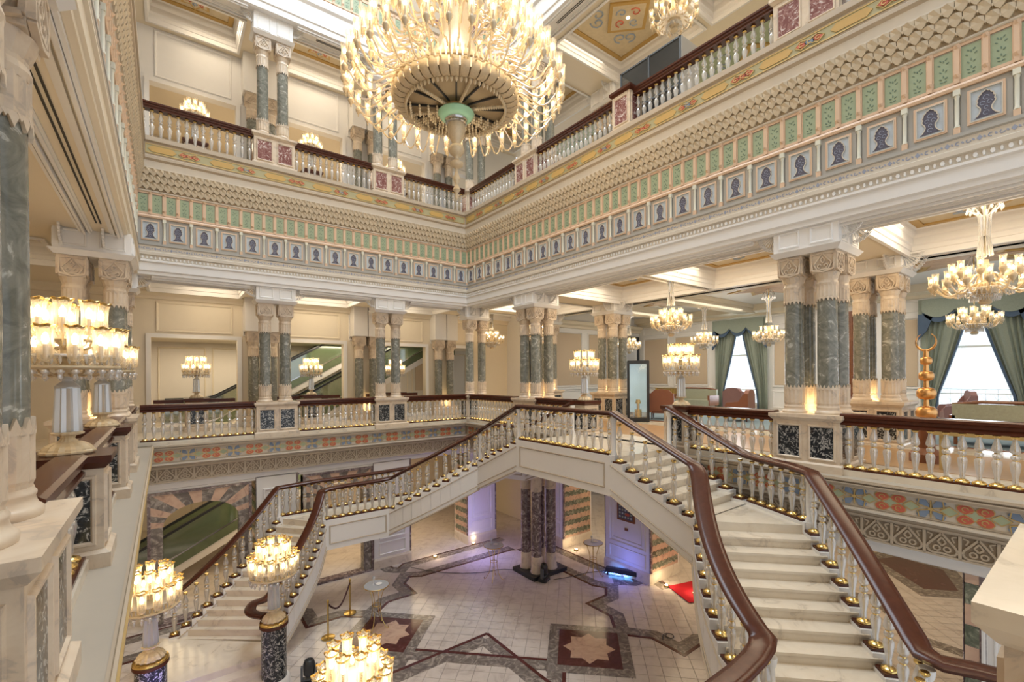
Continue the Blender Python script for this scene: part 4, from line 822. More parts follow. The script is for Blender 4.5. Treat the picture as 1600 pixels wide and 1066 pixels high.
def flight(e, outer, wall, z0, z1, n, rails=(True, True), str_depth=.74, floor_clip=None, big=0):
    O, Wd = resample(outer, n), resample(wall, n); rise = (z0-z1)/n
    for i in range(n):
        zt_ = z0-rise*(i+1)+(0 if i < n else 0)
        def ext(a, c): v = Vector(a)-Vector(c); L_ = v.length or 1; return (a[0]+v.x/L_*.025, a[1]+v.y/L_*.025)
        o0, w0, o1, w1 = O[i], Wd[i], O[i+1], Wd[i+1]; on, wn = ext(o1, o0), ext(w1, w0); mb = MB()
        lo = zt_-.10 if floor_clip is None else max(floor_clip, zt_-.10)
        mb.prism([o0, w0, w1, o1], lo-rise, zt_-.035); mb.prism([o0, w0, wn, on], zt_-.035, zt_)
        put('step', (mb, 'marble_white'), e)
    def side(E_, sgn):
        mb = MB(); P = E_; N = len(P)
        for i in range(n):
            p, q = Vector((*P[i], 0)), Vector((*P[i+1], 0)); t = (q-p).normalized(); nn = Vector((t.y, -t.x, 0))*.10
            zt_ = z0-rise*(i+1)+.05; lb0 = z0-rise*i-str_depth; lb1 = z0-rise*(i+1)-str_depth
            if floor_clip is not None: lb0, lb1 = max(lb0, floor_clip), max(lb1, floor_clip); 
            if zt_ < lb0+.02: lb0 = zt_-.02
            if zt_ < lb1+.02: lb1 = zt_-.02
            a, b_, c, d = p-nn, p+nn, q+nn, q-nn
            mb.add([(a.x, a.y, lb0), (b_.x, b_.y, lb0), (c.x, c.y, lb1), (d.x, d.y, lb1), (a.x, a.y, zt_), (b_.x, b_.y, zt_), (c.x, c.y, zt_), (d.x, d.y, zt_)],
                   [(3, 2, 1, 0), (4, 5, 6, 7), (0, 1, 5, 4), (1, 2, 6, 5), (2, 3, 7, 6), (3, 0, 4, 7)])
            m = (p+q)/2; ang = atan2(t.y, t.x)
            put('foot_block', (FOOT), e, (m.x, m.y, zt_), ang); baluster(e, (m.x, m.y, zt_+.035), True, 1.0)
        put('string_wall', (mb, 'white_paint'), e)
        fine = resample(P, max(n, 8)); k = len(fine)-1
        for s2 in (1, -1):
            for dz_, r_ in ((-.13, .014), (-str_depth+.14, .014), (-str_depth+.02, .02)):
                path = []
                for i, (x, y) in enumerate(fine):
                    a = fine[max(i-1, 0)]; c = fine[min(i+1, k)]; t = Vector((c[0]-a[0], c[1]-a[1], 0)).normalized(); nn = Vector((t.y, -t.x, 0))*.105*s2
                    z = z0-(z0-z1)*i/k+dz_
                    if floor_clip is not None: z = max(z, floor_clip+.05)
                    path.append((x+nn.x, y+nn.y, z))
                put('string_moulding', (MB().tube(path, r_, 4), 'taupe'), e)
        return [(x, y, z0-(z0-z1)*i/k+.82) for i, (x, y) in enumerate(fine)]
    res = []
    for on, E_, sg in ((rails[0], O, 1), (rails[1], Wd, -1)): res.append(side(E_, sg) if on else None)
    mb = MB()                                     # sloping underside
    for i in range(n):
        a, c, d, f = O[i], Wd[i], Wd[i+1], O[i+1]; za, zb = z0-rise*i-.42, z0-rise*(i+1)-.42
        if floor_clip is not None: za, zb = max(za, floor_clip), max(zb, floor_clip)
        mb.add([(a[0], a[1], za), (c[0], c[1], za), (d[0], d[1], zb), (f[0], f[1], zb)], [(0, 1, 2, 3)])
    put('underside', (mb, 'lilac_tint'), e)
    return res
FOOT = MB().box(-.095, -.095, 0, .095, .095, .035).mesh('foot_block', ['wood'])
def level_side(e, p, q, z, depth=.74, count=None, rail=True):
    p, q = Vector((*p, 0)), Vector((*q, 0)); L_ = (q-p).length; t = (q-p)/L_; nn = Vector((t.y, -t.x, 0))*.10; mb = MB(); a, b_, c, d = p-nn, p+nn, q+nn, q-nn
    mb.prism([(a.x, a.y), (b_.x, b_.y), (c.x, c.y), (d.x, d.y)], z-depth, z+.05); put('string_wall', (mb, 'white_paint'), e)
    ang = atan2(t.y, t.x); mb = MB()
    for s2 in (1, -1): mb2 = MB(); mb2.moulding(.14, -depth+.14, L_-.14, -.10, .035, .014, 0); o = put('string_moulding', (mb2, 'taupe'), e, (p.x+nn.x*1.02*s2 + (t.x*L_ if s2 < 0 else 0), p.y+nn.y*1.02*s2+(t.y*L_ if s2 < 0 else 0), z), ang+(0 if s2 > 0 else pi))
    put('base_strip', (MB().box(.06, -.085, .05, L_-.06, .085, .085), 'wood'), e, (p.x, p.y, z), ang)
    k = count or max(1, round(L_/.185))
    for i in range(k): m = p+t*L_*(i+.5)/k; baluster(e, (m.x, m.y, z+.085), True, 1.0)
    return [(p.x, p.y, z+.82), (q.x, q.y, z+.82)]
def rail(e, pts, sm=1, prof=SRAIL): put('handrail', (MB().sweep(prof, smooth_pts(pts, sm) if sm else pts), 'wood', True), e)
ZA, ZB2, ZC, ZD = .10, -.69, -2.10, -4.10
br = empty('stair_bridge', 'white landing bridge at the top of the double staircase, with crystal balustrade', 'landing', loc=(7.0, 7.45, .1))
br.location = (0, 0, 0)
mb = MB(); mb.box(7.0, 5.95, ZA-.4, 9.2, 8.95, ZA); put('landing_slab', (mb, ['marble_white']), br)
put('underside', (MB().box(7.02, 5.97, ZA-.43, 9.1, 8.93, ZA-.4), 'lilac_tint'), br)
level_side(br, (7.0, 5.95), (7.0, 8.95), ZA, count=14)
for p in ((7.0, 5.95), (7.0, 8.95)): newel(br, p, ZA)
def staircase(m, label, full=True):
    f = (lambda p: mir(p)) if m else (lambda p: p)
    e = empty('staircase', label, 'staircase')
    o1 = [f((7.0, 8.95)), f((7.0, 10.72))]; w1 = [f((8.85, 8.95)), f((8.70, 10.72))]
    o2 = [f(p) for p in smooth_pts([(7.0, 10.74), (6.4, 11.15), (5.85, 11.6), (5.42, 12.1), (5.15, 12.65)], 2)]; w2 = [f(p) for p in smooth_pts([(8.15, 11.95), (7.35, 12.72), (6.2, 13.72)], 2)]
    r1 = flight(e, o1, w1, ZA, ZB2, 6); mb = MB(); mb.prism([o1[1], w1[1], w2[0], o2[0]], ZB2-.3, ZB2); put('landing', (mb, 'marble_white'), e)
    put('underside', (MB().prism([o1[1], w1[1], w2[0], o2[0]], ZB2-.45, ZB2-.3), 'lilac_tint'), e)
    lv = level_side(e, w1[1], w2[0], ZB2, count=6)
    r2 = flight(e, o2, w2, ZB2, ZC, 10)
    o3, w3 = f((3.3, 12.65)), f((2.45, 13.72)); mb = MB(); mb.prism([o2[-1], w2[-1], w3, o3], ZC-.3, ZC); put('landing', (mb, 'marble_white'), e)
    lv2 = level_side(e, o2[-1], o3, ZC, count=9); lv3 = level_side(e, w2[-1], w3, ZC)
    newel(e, o1[1], ZB2); newel(e, o2[-1], ZC); newel(e, w2[-1], ZC); newel(e, w1[0], ZA); newel(e, w2[0], ZB2)
    flo = [f(p) for p in smooth_pts([(3.3, 12.65), (3.0, 12.2), (2.55, 11.85), (2.15, 11.6), (1.78, 11.45)], 2)]; flw = [f(p) for p in smooth_pts([(2.45, 13.72), (1.9, 13.3), (1.2, 12.92), (.5, 12.75), (.05, 12.8)], 2)]
    r3 = flight(e, flo, flw, ZC, ZD, 13, floor_clip=G)
    newel(e, o3, ZC); newel(e, w3, ZC)
    poly = [f(p) for p in ((1.78, 11.3), (.05, 12.8), (-.3, 13.1), (-.35, 10.8), (1.78, 10.8))]; mb = MB(); mb.prism(poly, G, ZD-.001); put('landing', (mb, 'marble_white'), e)
    r4 = flight(e, [f((1.78, 10.8)), f((1.78, 9.9))], [f((-.25, 10.8)), f((-.25, 9.9))], ZD, G, 4, rails=(False, False), floor_clip=G)
    up1 = lambda pts: [(x, y, z) for x, y, z in pts]
    A = f((7.0, 8.95)); 
    outer = r1[0]+r2[0][1:]+[(*o3, ZC+.82)]+r3[0][1:]+[(*f((1.52, 11.33)), ZD+.88), (*f((1.40, 11.08)), ZD+.86), (*f((1.42, 10.82)), ZD+.86), (*f((1.60, 10.60)), ZD+.86)]
    wallr = [(w1[0][0], w1[0][1], ZA+.82)]+r1[1][1:]+[(*w2[0], ZB2+.82)]+r2[1][1:]+[(*w3, ZC+.82)]+r3[1][1:]+[(*f((-.2, 12.7)), ZD+.84), (*f((-.25, 12.2)), ZD+.84), (*f((-.25, 10.95)), ZD+.84)]
    if m: k_ = len(r1[1])+len(r2[1]); wallr = wallr[:k_]+[(6.42, .75, ZC+.82), (6.45, .45, ZC+.82)]
    rail(e, outer, 2, SRAILB if m else SRAIL); rail(e, wallr, 1, SRAILB if m else SRAIL)
    return e
staircase(False, 'left arm of the double staircase, descending away and down to the left')
staircase(True, 'right arm of the double staircase, curving down toward the viewer')
rail(br, [(7.0, 5.95, ZA+.82), (7.0, 8.95, ZA+.82)], 0)
put('opening_step', (MB().box(9.0, 6.25, -.02, 9.5, 8.7, .10), 'marble_white'), br)
# ------------------------------------------------------------------ candelabra lamps
b = MB(); b.lathe([(.022, .0), (.040, .02), (.047, .06), (.046, .16), (.05, .22), (.060, .26)], 10, cap=False)
SHADE = b.mesh('glass_shade', ['shade_glass'], True)
b = MB(); vs = []; N = 20
for j, (r, z) in enumerate(((.056, .25), (.064, .268), (.060, .272))):
    for k in range(N): a = 2*pi*k/N; rr = r*(1+.10*cos(a*5)); vs.append((rr*cos(a), rr*sin(a), z+.006*cos(a*5)))
b.add(vs, [(j*N+k, j*N+(k+1) % N, (j+1)*N+(k+1) % N, (j+1)*N+k) for j in range(2) for k in range(N)])
SHRIM = b.mesh('gilt_rim', 'gilt')
b = MB(); b.lathe([(.014, 0), (.014, .13)], 6, mi=0); b.lathe([(.010, .13), (.022, .155), (.018, .19), (.004, .215)], 8, mi=1)
CAND = b.mesh('candle', ['crystal_cream', 'bulb'], True)
b = MB(); b.lathe([(.004, -.09), (.02, -.06), (.014, -.03), (.03, -.015), (.028, 0), (.012, .012)], 6); DROP = b.mesh('crystal_drop', 'crystal', True)
def shade_at(parent, loc, s=1.0, rim=True):
    o = put('shade', SHADE, parent, loc, sc=(s, s, s)); put('candle', CAND, o)
    if rim: put('gilt_rim', SHRIM, o)
    return o
def lamp(x, y, z, label, power=15, s=1.0, group=None, rim=True, n=(8, 12), foot=True):
    e = empty('candelabra', label, 'lamp', group, loc=(x, y, z))
    mb = MB(); mb.lathe([(.185, 0), (.20, .015), (.20, .03), (.185, .04), (.18, .055), (.16, .08), (.12, .105), (.07, .12), (.05, .15), (.06, .17), (.115, .185), (.12, .20), (.10, .21)], 28, flute=1, fdepth=.09); put('foot', (mb, 'crystal_cream'), e)
    mb = MB(); mb.lathe([(.105, .21), (.088, .62)], 20, flute=1, fdepth=.22); put('fluted_stem', (mb, 'crystal_solid'), e); mb = MB(); mb.lathe([(.09, .61), (.09, .63), (.06, .66), (.035, .68), (.05, .70), (.03, .73)], 12); put('stem_collar', (mb, 'crystal_solid', True), e)
    mb = MB(); mb.lathe([(.03, .72), (.07, .74), (.09, .80), (.06, .84), (.04, .86), (.05, 1.0), (.10, 1.06), (.06, 1.08)], 12); put('bowl', (mb, 'crystal_cream', True), e)
    put('rim_of_drops', (MB().lathe([(.36, .79), (.38, .80), (.38, .815), (.36, .82)], 24).lathe([(.20, 1.05), (.215, 1.06), (.20, 1.07)], 16), 'crystal_cream'), e)
    for tier, (cnt, r, zz) in enumerate(((n[0], .235, 1.10), (n[1], .36, .85))):
        for k in range(cnt):
            a = 2*pi*(k+.5*tier)/cnt; shade_at(e, (r*cos(a), r*sin(a), zz), 1.18, rim)
            mb = MB(); mb.tube([(.05*cos(a), .05*sin(a), zz-.10), (r*.5*cos(a), r*.5*sin(a), zz-.13), (r*.85*cos(a), r*.85*sin(a), zz-.09), (r*cos(a), r*sin(a), zz)], .009, 5); put('arm', (mb, 'arm_glass', True), e)
    nd = n[1]*2; mb = MB()
    for k in range(nd): a = 2*pi*k/nd; put('crystal_drop', DROP, e, (.37*cos(a), .37*sin(a), .77))
    mb = MB()
    for k in range(40): a = 2*pi*k/40; mb.lathe([(.004, -.07), (.012, -.04), (.01, 0)], 4, (.36*cos(a), .36*sin(a), .90))
    mb.lathe([(.33, .90), (.36, .905), (.36, .92)], 24); put('prism_fringe', (mb, 'crystal'), e, kind='stuff')
    if s != 1.0: e.scale = (s, s, s)
    if power: l = point('lamp_glow', (0, 0, 1.0*s+.2), power, WARM2, .25); l.parent = e; l.location = (0, 0, 1.18)
    return e
def lamp_pedestal(x, y, z, label, stone='marble_dark', top='wood'):
    return pedestal(x-.27, y-.27, x+.27, y+.27, z, 1.02, label, None, stone, (1, 1), top=top)
lamp_pedestal(9.33, 5.96, 0, 'square marble pedestal under the lamp right of the stair opening'); lamp(9.33, 5.96, 1.02, 'crystal candelabra lamp on the pedestal right of the stair opening', s=.98)
lamp_pedestal(9.33, 8.96, 0, 'square marble pedestal under the lamp left of the stair opening'); lamp(9.33, 8.96, 1.02, 'crystal candelabra lamp on the pedestal left of the stair opening', s=.98)
for y, t in ((5.9, 'nearest on the left gallery, largest in view'), (8.9, 'second on the left gallery, behind the nearest lamp')):
    lamp_pedestal(-.72, y, 0, 'square marble pedestal, %s' % t, top='wood'); lamp(-.72, y, 1.02, 'crystal candelabra lamp, %s' % t)
for x, t in ((.78, 'leftmost in the back gallery'), (4.1, 'middle one in the back gallery, before the escalator'), (7.2, 'right one in the back gallery')):
    lamp_pedestal(x, 17.05, .08, 'low marble pedestal, %s' % t); lamp(x, 17.05, 1.10, 'small crystal candelabra lamp, %s' % t, 14, .92, rim=False)
    put('handrail', (MB().box(x-1.05, 17.28, .95, x-.32, 17.40, 1.06).box(x+.32, 17.28, .95, x+1.05, 17.40, 1.06), 'wood'), None, label='short wooden rail beside the lamp, %s' % t, category='handrail')
def drum(x, y, label, z0, h, power=22, lab2=''):
    e = empty('round_pedestal', label, 'pedestal', loc=(x, y, z0))
    put('plinth', (MB().lathe([(.30, G-z0 if G-z0 < -.01 else -.0), (.30, .0), (.27, .04)], 24), 'white_paint', True), e)
    put('drum', (MB().lathe([(.235, .0), (.235, h-.10)], 28), 'marble_dark', True), e)
    put('wooden_rim', (MB().lathe([(.24, h-.12), (.27, h-.10), (.27, h-.05), (.25, h-.03)], 28), 'wood', True), e)
    put('gilt_top', (MB().lathe([(.25, h-.05), (.27, h-.03), (.26, h), (.18, h+.02)], 28), 'gilt', True), e)
    lamp(x, y, z0+h+.015, lab2, power, 1.14)
drum(1.76, 10.45, 'round dark marble pedestal at the foot of the left stair, inner side', -4.45, 1.2, lab2='crystal candelabra lamp on the round pedestal at the foot of the left stair')
drum(-.22, 10.35, 'round dark marble pedestal below the left gallery ledge', -4.45, 1.2, lab2='crystal candelabra lamp on the round pedestal below the left gallery ledge')
drum(1.86, 5.75, 'round dark marble pedestal at the bottom edge, under the near lamp', -4.45, 1.2, lab2='crystal candelabra lamp cut by the bottom edge of the picture')
# ------------------------------------------------------------------ chandeliers
b = MB(); b.lathe([(.026, -.03), (.05, -.01), (.046, .02), (.05, .20), (.062, .26)], 10, cap=False)
def arm_mesh(r0, r1, drop, rise):
    p = []
    for i in range(11):
        t = i/10; r = r0+(r1-r0)*(t**.9); z = -drop*sin(pi*min(1, t*1.05))*(.35+.65*t)+ rise*t**2.5 + .10*sin(2*pi*t)*(1-t); p.append((r, 0, z))
    p.append((r1, 0, rise+.02)); return MB().tube(p, .016, 5).mesh('arm', 'arm_glass', True)
def bigchandelier(x, y, z):
    e = empty('grand_chandelier', 'huge crystal chandelier with rings of glass candle arms hanging in the atrium', 'chandelier', loc=(x, y, z)); R = 1.12
    mb = MB(); N = 40
    for k in range(N):
        t = MB(); t.lathe([(R, .16), (R+.02, .10), (R-.02, .02), (R-.16, -.03)], N*2, cap=False); break
    for k in range(N):
        a0, a1 = 2*pi*k/N+.01, 2*pi*(k+1)/N-.01; am = (a0+a1)/2; mb = MB(); rows = [(R+.0, .20), (R+.04, .12), (R+.02, .03), (R-.08, -.03), (R-.2, -.03)]; vs = []
        for r, zz in rows:
            for a, bul in ((a0, 0), (am, .025), (a1, 0)): vs.append(((r+bul)*cos(a), (r+bul)*sin(a), zz-bul*.6))
        mb.add(vs, [(j*3+i, j*3+i+1, j*3+i+4, j*3+i+3) for j in range(4) for i in range(2)]); put('glass_panel', (mb, 'crystal_cream', True), e)
    put('dish', (MB().lathe([(R-.02, .04), (.9, .0), (.2, -.02)], 40, cap=False), 'dish_brown', True), e)
    mb = MB()
    for k in range(60):
        r = .3+.6*(k % 20)/20
    for k in range(12):
        a = 2*pi*k/12; m = MB(); m.box(.24, -.012, -.045, R-.22, .012, -.01); put('dark_spoke', (m, 'black'), e, (0, 0, 0), a)
        if k % 2 == 0:
            m = MB()
            for q in range(16): m.lathe([(.006, -.075), (.028, -.045), (.03, -.02), (.01, 0)], 6, (.26+q*.042, 0, -.05))
            put('crystal_garland', (m, 'crystal_cream', True), e, (0, 0, 0), a+pi/12, kind='stuff')
        m = MB()
        if k < 5 or k == 11:
            for q in range(4):
                for w_ in range(-2, 3):
                    if abs(w_)*.09 < (.35+q*.16)*.26: 
                        for dd in range(3): m.lathe([(.006, -.055), (.024, -.028), (.006, 0)], 5, (.35+q*.16, w_*.075, -.05-.05*dd))
            if m.v: put('drop_cluster', (m, 'crystal_cream', True), e, (0, 0, 0), a+pi/6, kind='stuff')
    mb = MB()
    for k in range(72): a = 2*pi*k/72; mb.lathe([(.004, -.10), (.026, -.06), (.03, -.03), (.01, 0)], 6, ((R-.2)*cos(a), (R-.2)*sin(a), -.03))
    put('bead_ring', (mb, 'crystal_cream', True), e, kind='stuff')
    mb = MB()
    for k in range(80): a = 2*pi*k/80; mb.lathe([(.03, 0), (.04, .03), (.03, .06), (.012, .09), (.02, .15), (.004, .2)], 6, ((R+.03)*cos(a), (R+.03)*sin(a), .18))
    put('crystal_crest', (mb, 'crystal_cream', True), e, kind='stuff')
    put('jade_bowl', (MB().lathe([(.10, -.28), (.20, -.27), (.30, -.22), (.34, -.15), (.33, -.13)], 28), 'jade', True), e)
    put('silver_collar', (MB().lathe([(.17, -.36), (.20, -.34), (.19, -.29), (.21, -.26), (.17, -.24)], 24), 'silver', True), e)
    put('glass_urn', (MB().lathe([(.06, -.74), (.09, -.68), (.15, -.56), (.175, -.44), (.17, -.36)], 24, flute=1, fdepth=.06), 'crystal_cream', True), e)
    put('lower_ball', (MB().lathe([(.05, -1.16), (.12, -1.12), (.13, -1.07), (.05, -1.02), (.04, -.98), (.06, -.94), (.12, -.90), (.155, -.82), (.12, -.75), (.06, -.72)], 20), 'crystal_cream', True), e)
    put('finial', (MB().lathe([(.004, -1.78), (.02, -1.74), (.03, -1.70), (.02, -1.66), (.035, -1.62), (.075, -1.57), (.04, -1.50), (.025, -1.46), (.06, -1.40), (.07, -1.36), (.03, -1.26), (.02, -1.18), (.05, -1.15)], 14), 'crystal_cream', True), e)
    put('core', (MB().lathe([(.85, .22), (.75, .5), (.45, .9), (.30, 1.3), (.25, 1.8), (.15, 2.4), (.10, 5.5)], 24, flute=1, fdepth=.08), 'crystal_cream', True), e)
    put('suspension_rod', (MB().lathe([(.03, 2.3), (.03, 8.2)], 8), 'brass'), e)
    tiers = [(38, 1.05, 1.98, .25, .02, .12), (38, 1.0, 1.82, .18, .10, .42), (34, .85, 1.55, .15, .12, .78), (30, .7, 1.28, .12, .10, 1.12), (24, .5, .98, .10, .10, 1.48), (16, .35, .68, .08, .1, 1.85)]
    for q, (cnt, r0, r1, drop, rise, zz) in enumerate(tiers):
        am = arm_mesh(r0, r1, drop*1.6, rise)
        for k in range(cnt):
            a = 2*pi*(k+.5*(q % 2))/cnt; r_ = put('arm', am, e, (0, 0, zz), a)
            o = put('shade', SHADE, r_, (r1, 0, rise+.05), sc=(1.05, 1.05, 1.22)); c = put('candle', CAND, r_, (r1, 0, rise+.04), sc=(1.1, 1.1, 1.25))
            put('arm_cup', CUP, r_, (r1, 0, rise))
    for dz_, pw in ((-.35, 40), (.6, 34), (1.9, 20)):
        l = point('chandelier_glow', (0, 0, dz_), pw, WARM2, .45); l.parent = e
        if dz_ > 0: l.location = (0, 0, dz_); l.data.shadow_soft_size = .2
    for k in range(8):
        a = 2*pi*k/8; l = point('chandelier_glow', (1.6*cos(a), 1.6*sin(a), .55), 34, WARM, .12); l.parent = e
    return e
b = MB(); b.lathe([(.004, -.13), (.016, -.11), (.008, -.09), (.03, -.06), (.052, -.02), (.055, .01), (.04, .03), (.03, .05)], 8); CUP = b.mesh('arm_cup', 'crystal_cream', True)
bigchandelier(4.38, 7.45, 6.78)
def small_chandelier(x, y, ztop, zring, label, power=30, s=1.0, n=(8, 12), r=(.28, .52)):
    e = empty('chandelier', label, 'chandelier', loc=(x, y, zring)); h = ztop-zring
    put('rod', (MB().lathe([(.012, .5), (.012, h)], 6), 'brass'), e)
    mb = MB(); mb.lathe([(.05, -.32), (.09, -.28), (.06, -.22), (.12, -.15), (.16, -.05), (.10, .02), (.05, .10), (.07, .2), (.05, .45)], 14); put('body', (mb, 'crystal_cream', True), e)
    mb = MB(); q = 12
    for k in range(q):
        a = 2*pi*k/q
        mb.tube([(.06*cos(a), .06*sin(a), .95*h), (.16*cos(a), .16*sin(a), .90*h), (.22*cos(a), .22*sin(a), .80*h), (.08*cos(a), .08*sin(a), .72*h), (.06*cos(a), .06*sin(a), .5*h), (.10*cos(a), .10*sin(a), .30*h)], .012, 4)
        mb.lathe([(.004, -.08), (.02, -.04), (.006, 0)], 5, (.22*cos(a), .22*sin(a), .79*h))
    put('crown', (mb, 'crystal', True), e)
    for t, (c, rr, zz) in enumerate(((n[0], r[0], .18), (n[1], r[1], .0))):
        am = arm_mesh(.05, rr, .18, .05)
        for k in range(c):
            a = 2*pi*(k+.5*t)/c; o = put('arm', am, e, (0, 0, zz), a); put('shade', SHADE, o, (rr, 0, .05), sc=(.9, .9, .8)); put('candle', CAND, o, (rr, 0, .04), sc=(.9, .9, .8)); put('arm_cup', CUP, o, (rr, 0, .05))
    mb = MB()
    for k in range(36): a = 2*pi*k/36; mb.lathe([(.004, -.12), (.016, -.05), (.004, 0)], 5, (.34*cos(a), .34*sin(a), -.05)); mb.lathe([(.004, -.10), (.014, -.05), (.004, 0)], 5, (.18*cos(a), .18*sin(a), -.15))
    mb.lathe([(.33, -.06), (.35, -.05), (.33, -.04)], 24); mb.lathe([(.17, -.16), (.19, -.15), (.17, -.14)], 20)
    put('prism_fringe', (mb, 'crystal'), e, kind='stuff')
    if s != 1: e.scale = (s, s, s)
    if power: l = point('lamp_glow', (0, 0, .45), power, WARM, .25); l.parent = e
    return e
small_chandelier(11.2, 7.45, 4.9, 3.1, 'crystal chandelier hanging over the right gallery, behind the stair opening', 40)
small_chandelier(11.2, 1.35, 4.9, 3.2, 'large crystal chandelier at the right edge of the picture', 40, n=(10, 16), r=(.42, .68))
small_chandelier(11.2, 13.3, 4.9, 3.2, 'crystal chandelier of the gallery near the far corner', 25)
small_chandelier(11.2, 16.2, 4.9, 3.2, 'small crystal chandelier seen between the corner columns', 25)
for (x, y, t, q) in ((17, 7.4, 'lounge chandelier seen left of the grey columns', 9), (17.3, 10, 'lounge chandelier behind the gallery chandelier', 9), (17, 13.5, 'lounge chandelier near the doorway', 9), (16.6, 2.2, 'lounge chandelier before the far right window', 10)):
    small_chandelier(x, y, 4.9, 3.0, t, 22, .95)
small_chandelier(11.2, 7.3, 13.0, 11.5, 'crystal chandelier of the upper right gallery at the top edge', 40, 1.15)
for x, t in ((.78, 'left'), (4.1, 'middle'), (7.2, 'right')):
    lamp_pedestal(x, 16.9, 7.8, 'low marble pedestal of the upper back gallery, %s bay' % t); lamp(x, 16.9, 8.82, 'crystal lamp glimpsed through the upper balusters, %s bay' % t, 14, .92, rim=False)
# ------------------------------------------------------------------ ground floor columns and equipment
cl = empty('column_cluster', 'cluster of dark violet fluted marble columns under the gallery', 'column', loc=(9.6, 11.42, G))
put('base_slab', (MB().box(-.55, -.55, 0, .85, .55, .12), 'black'), cl)
for (a, c) in ((-.2, -.27), (-.2, .27), (.4, -.27), (.4, .27)):
    put('column_base', (MB().lathe([(.20, .12), (.21, .15), (.19, .19), (.195, .24), (.175, .27), (.18, .62), (.16, .64)], 20), 'marble_cream', True), cl, (a, c, 0))
    put('column_shaft', (MB().lathe([(.165, .6), (.16, 2.75)], 28, flute=1, fdepth=.07, cap=False), 'marble_violet', True), cl, (a, c, 0))
    put('column_capital', (MB().lathe([(.17, 2.70), (.18, 2.74), (.18, 3.1), (.20, 3.2), (.22, 3.35), (.23, 3.5)], 20), 'marble_cream', True), cl, (a, c, 0))
def bar_table(x, y, label):
    e = empty('bar_table', label, 'table', loc=(x, y, G+.008))
    put('glass_top', (MB().lathe([(.30, 1.07), (.31, 1.08), (.30, 1.09)], 28), 'crystal_solid'), e); put('rim', (MB().tube([(.31*cos(2*pi*k/24), .31*sin(2*pi*k/24), 1.075) for k in range(24)], .012, 5, closed=True), 'brass'), e)
    put('ring', (MB().tube([(.11*cos(2*pi*k/16), .11*sin(2*pi*k/16), .58) for k in range(16)], .008, 4, closed=True), 'brass'), e)
    for k in range(4):
        a = pi/4+k*pi/2; p = [(.26, 1.06), (.18, .95), (.12, .75), (.10, .58), (.11, .42), (.15, .22), (.24, .06), (.29, .015), (.32, .05), (.30, .08)]
        put('leg', (MB().tube([(r*cos(a), r*sin(a), z) for r, z in p], .010, 5), 'brass', True), e)
    return e
bar_table(4.25, 11.35, 'tall round wrought bar table standing on the maroon star inlay'); bar_table(8.15, 11.75, 'tall round bar table left of the dark columns'); bar_table(10.75, 10.0, 'tall round bar table by the blue light, right of the dark columns')
for (x, y, t) in ((4.2, 11.4, 'on the table over the maroon star'), (8.1, 11.8, 'on the table left of the dark columns'), (10.72, 10.03, 'on the table by the blue light')):
    e = empty('table_ornament', 'small white glass candle holder %s' % t, 'candle holder', loc=(x, y, G+1.098)); put('stem', (MB().lathe([(.045, 0), (.04, .01), (.012, .03), (.010, .12), (.035, .15), (.03, .20)], 10), 'crystal_solid', True), e); put('saucer', (MB().lathe([(.06, 0), (.08, .015)], 14), 'white_paint'), e, (.12, -.05, 0))
def moving_head(x, y, rz, label, s=1.0):
    e = empty('stage_light', label, 'stage light', loc=(x, y, G+.01), rz=rz)
    put('base', (MB().taper(-.17, -.13, .17, .13, .0, .12, .02), 'black'), e); put('yoke', (MB().box(-.16, -.05, .12, -.12, .05, .40).box(.12, -.05, .12, .16, .05, .40).box(-.16, -.05, .10, .16, .05, .14), 'grey_plastic'), e)
    put('head', (MB().lathe([(.07, .20), (.11, .24), (.115, .45), (.09, .52), (.07, .53)], 14), 'black', True), e); put('lens', (MB().lathe([(.06, .53), (.05, .54)], 12), 'smoked_glass'), e); put('display', (MB().box(-.06, -.135, .03, .06, -.125, .08), 'grey_plastic'), e)
    e.scale = (s, s, s); return e
moving_head(9.35, 10.75, .4, 'black moving stage light at the foot of the dark columns'); moving_head(2.35, 10.1, -.3, 'black moving stage light on the floor beside the left stair pedestal')
e = empty('led_bar', 'black floor light bar glowing blue in front of the picture pier', 'light bar', loc=(11.55, 9.5, G), rz=radians(118))
put('housing', (MB().box(-.5, .0, .10, .5, .16, .24), 'black'), e); put('led_strip', (MB().box(-.46, -.01, .07, .46, .09, .10), 'blue_led'), e)
for s_ in (-1, 1): put('bracket', (MB().box(s_*.44-.02, 0, 0, s_*.44+.02, .14, .12), 'black'), e)
l = area('blue_glow', (0, -.02, .16), .9, .12, 60, (.12, .28, 1.0), (radians(35), 0, 0)); l.parent = e
point('blue_wash', (11.1, 9.3, G+.5), 14, (.15, .2, 1.0), .2); point('violet_wash', (8.9, 13.4, G+1.0), 45, (.35, .28, 1.0), .2); point('violet_wash', (-.1, 9.7, G+1.0), 22, (.35, .3, 1.0), .2)
for (x, y, t) in ((3.15, 11.65, 'front stanchion'), (3.95, 12.5, 'rear stanchion')):
    e = empty('rope_stanchion', 'brass %s of the rope barrier beside the left stair' % t, 'stanchion', loc=(x, y, G+.006)); put('base', (MB().lathe([(.16, 0), (.16, .015), (.05, .035)], 20), 'brass', True), e); put('post', (MB().lathe([(.022, .02), (.022, .86), (.03, .87), (.03, .90), (.012, .93)], 10), 'brass', True), e)
p, q = Vector((3.15, 11.65, G+.82)), Vector((3.95, 12.5, G+.82))
put('barrier_rope', (MB().tube([tuple(p.lerp(q, i/10)-Vector((0, 0, .34*sin(pi*i/10)))) for i in range(11)], .022, 6), 'rope', True), None, label='dark velvet rope sagging between the two brass stanchions', category='rope')
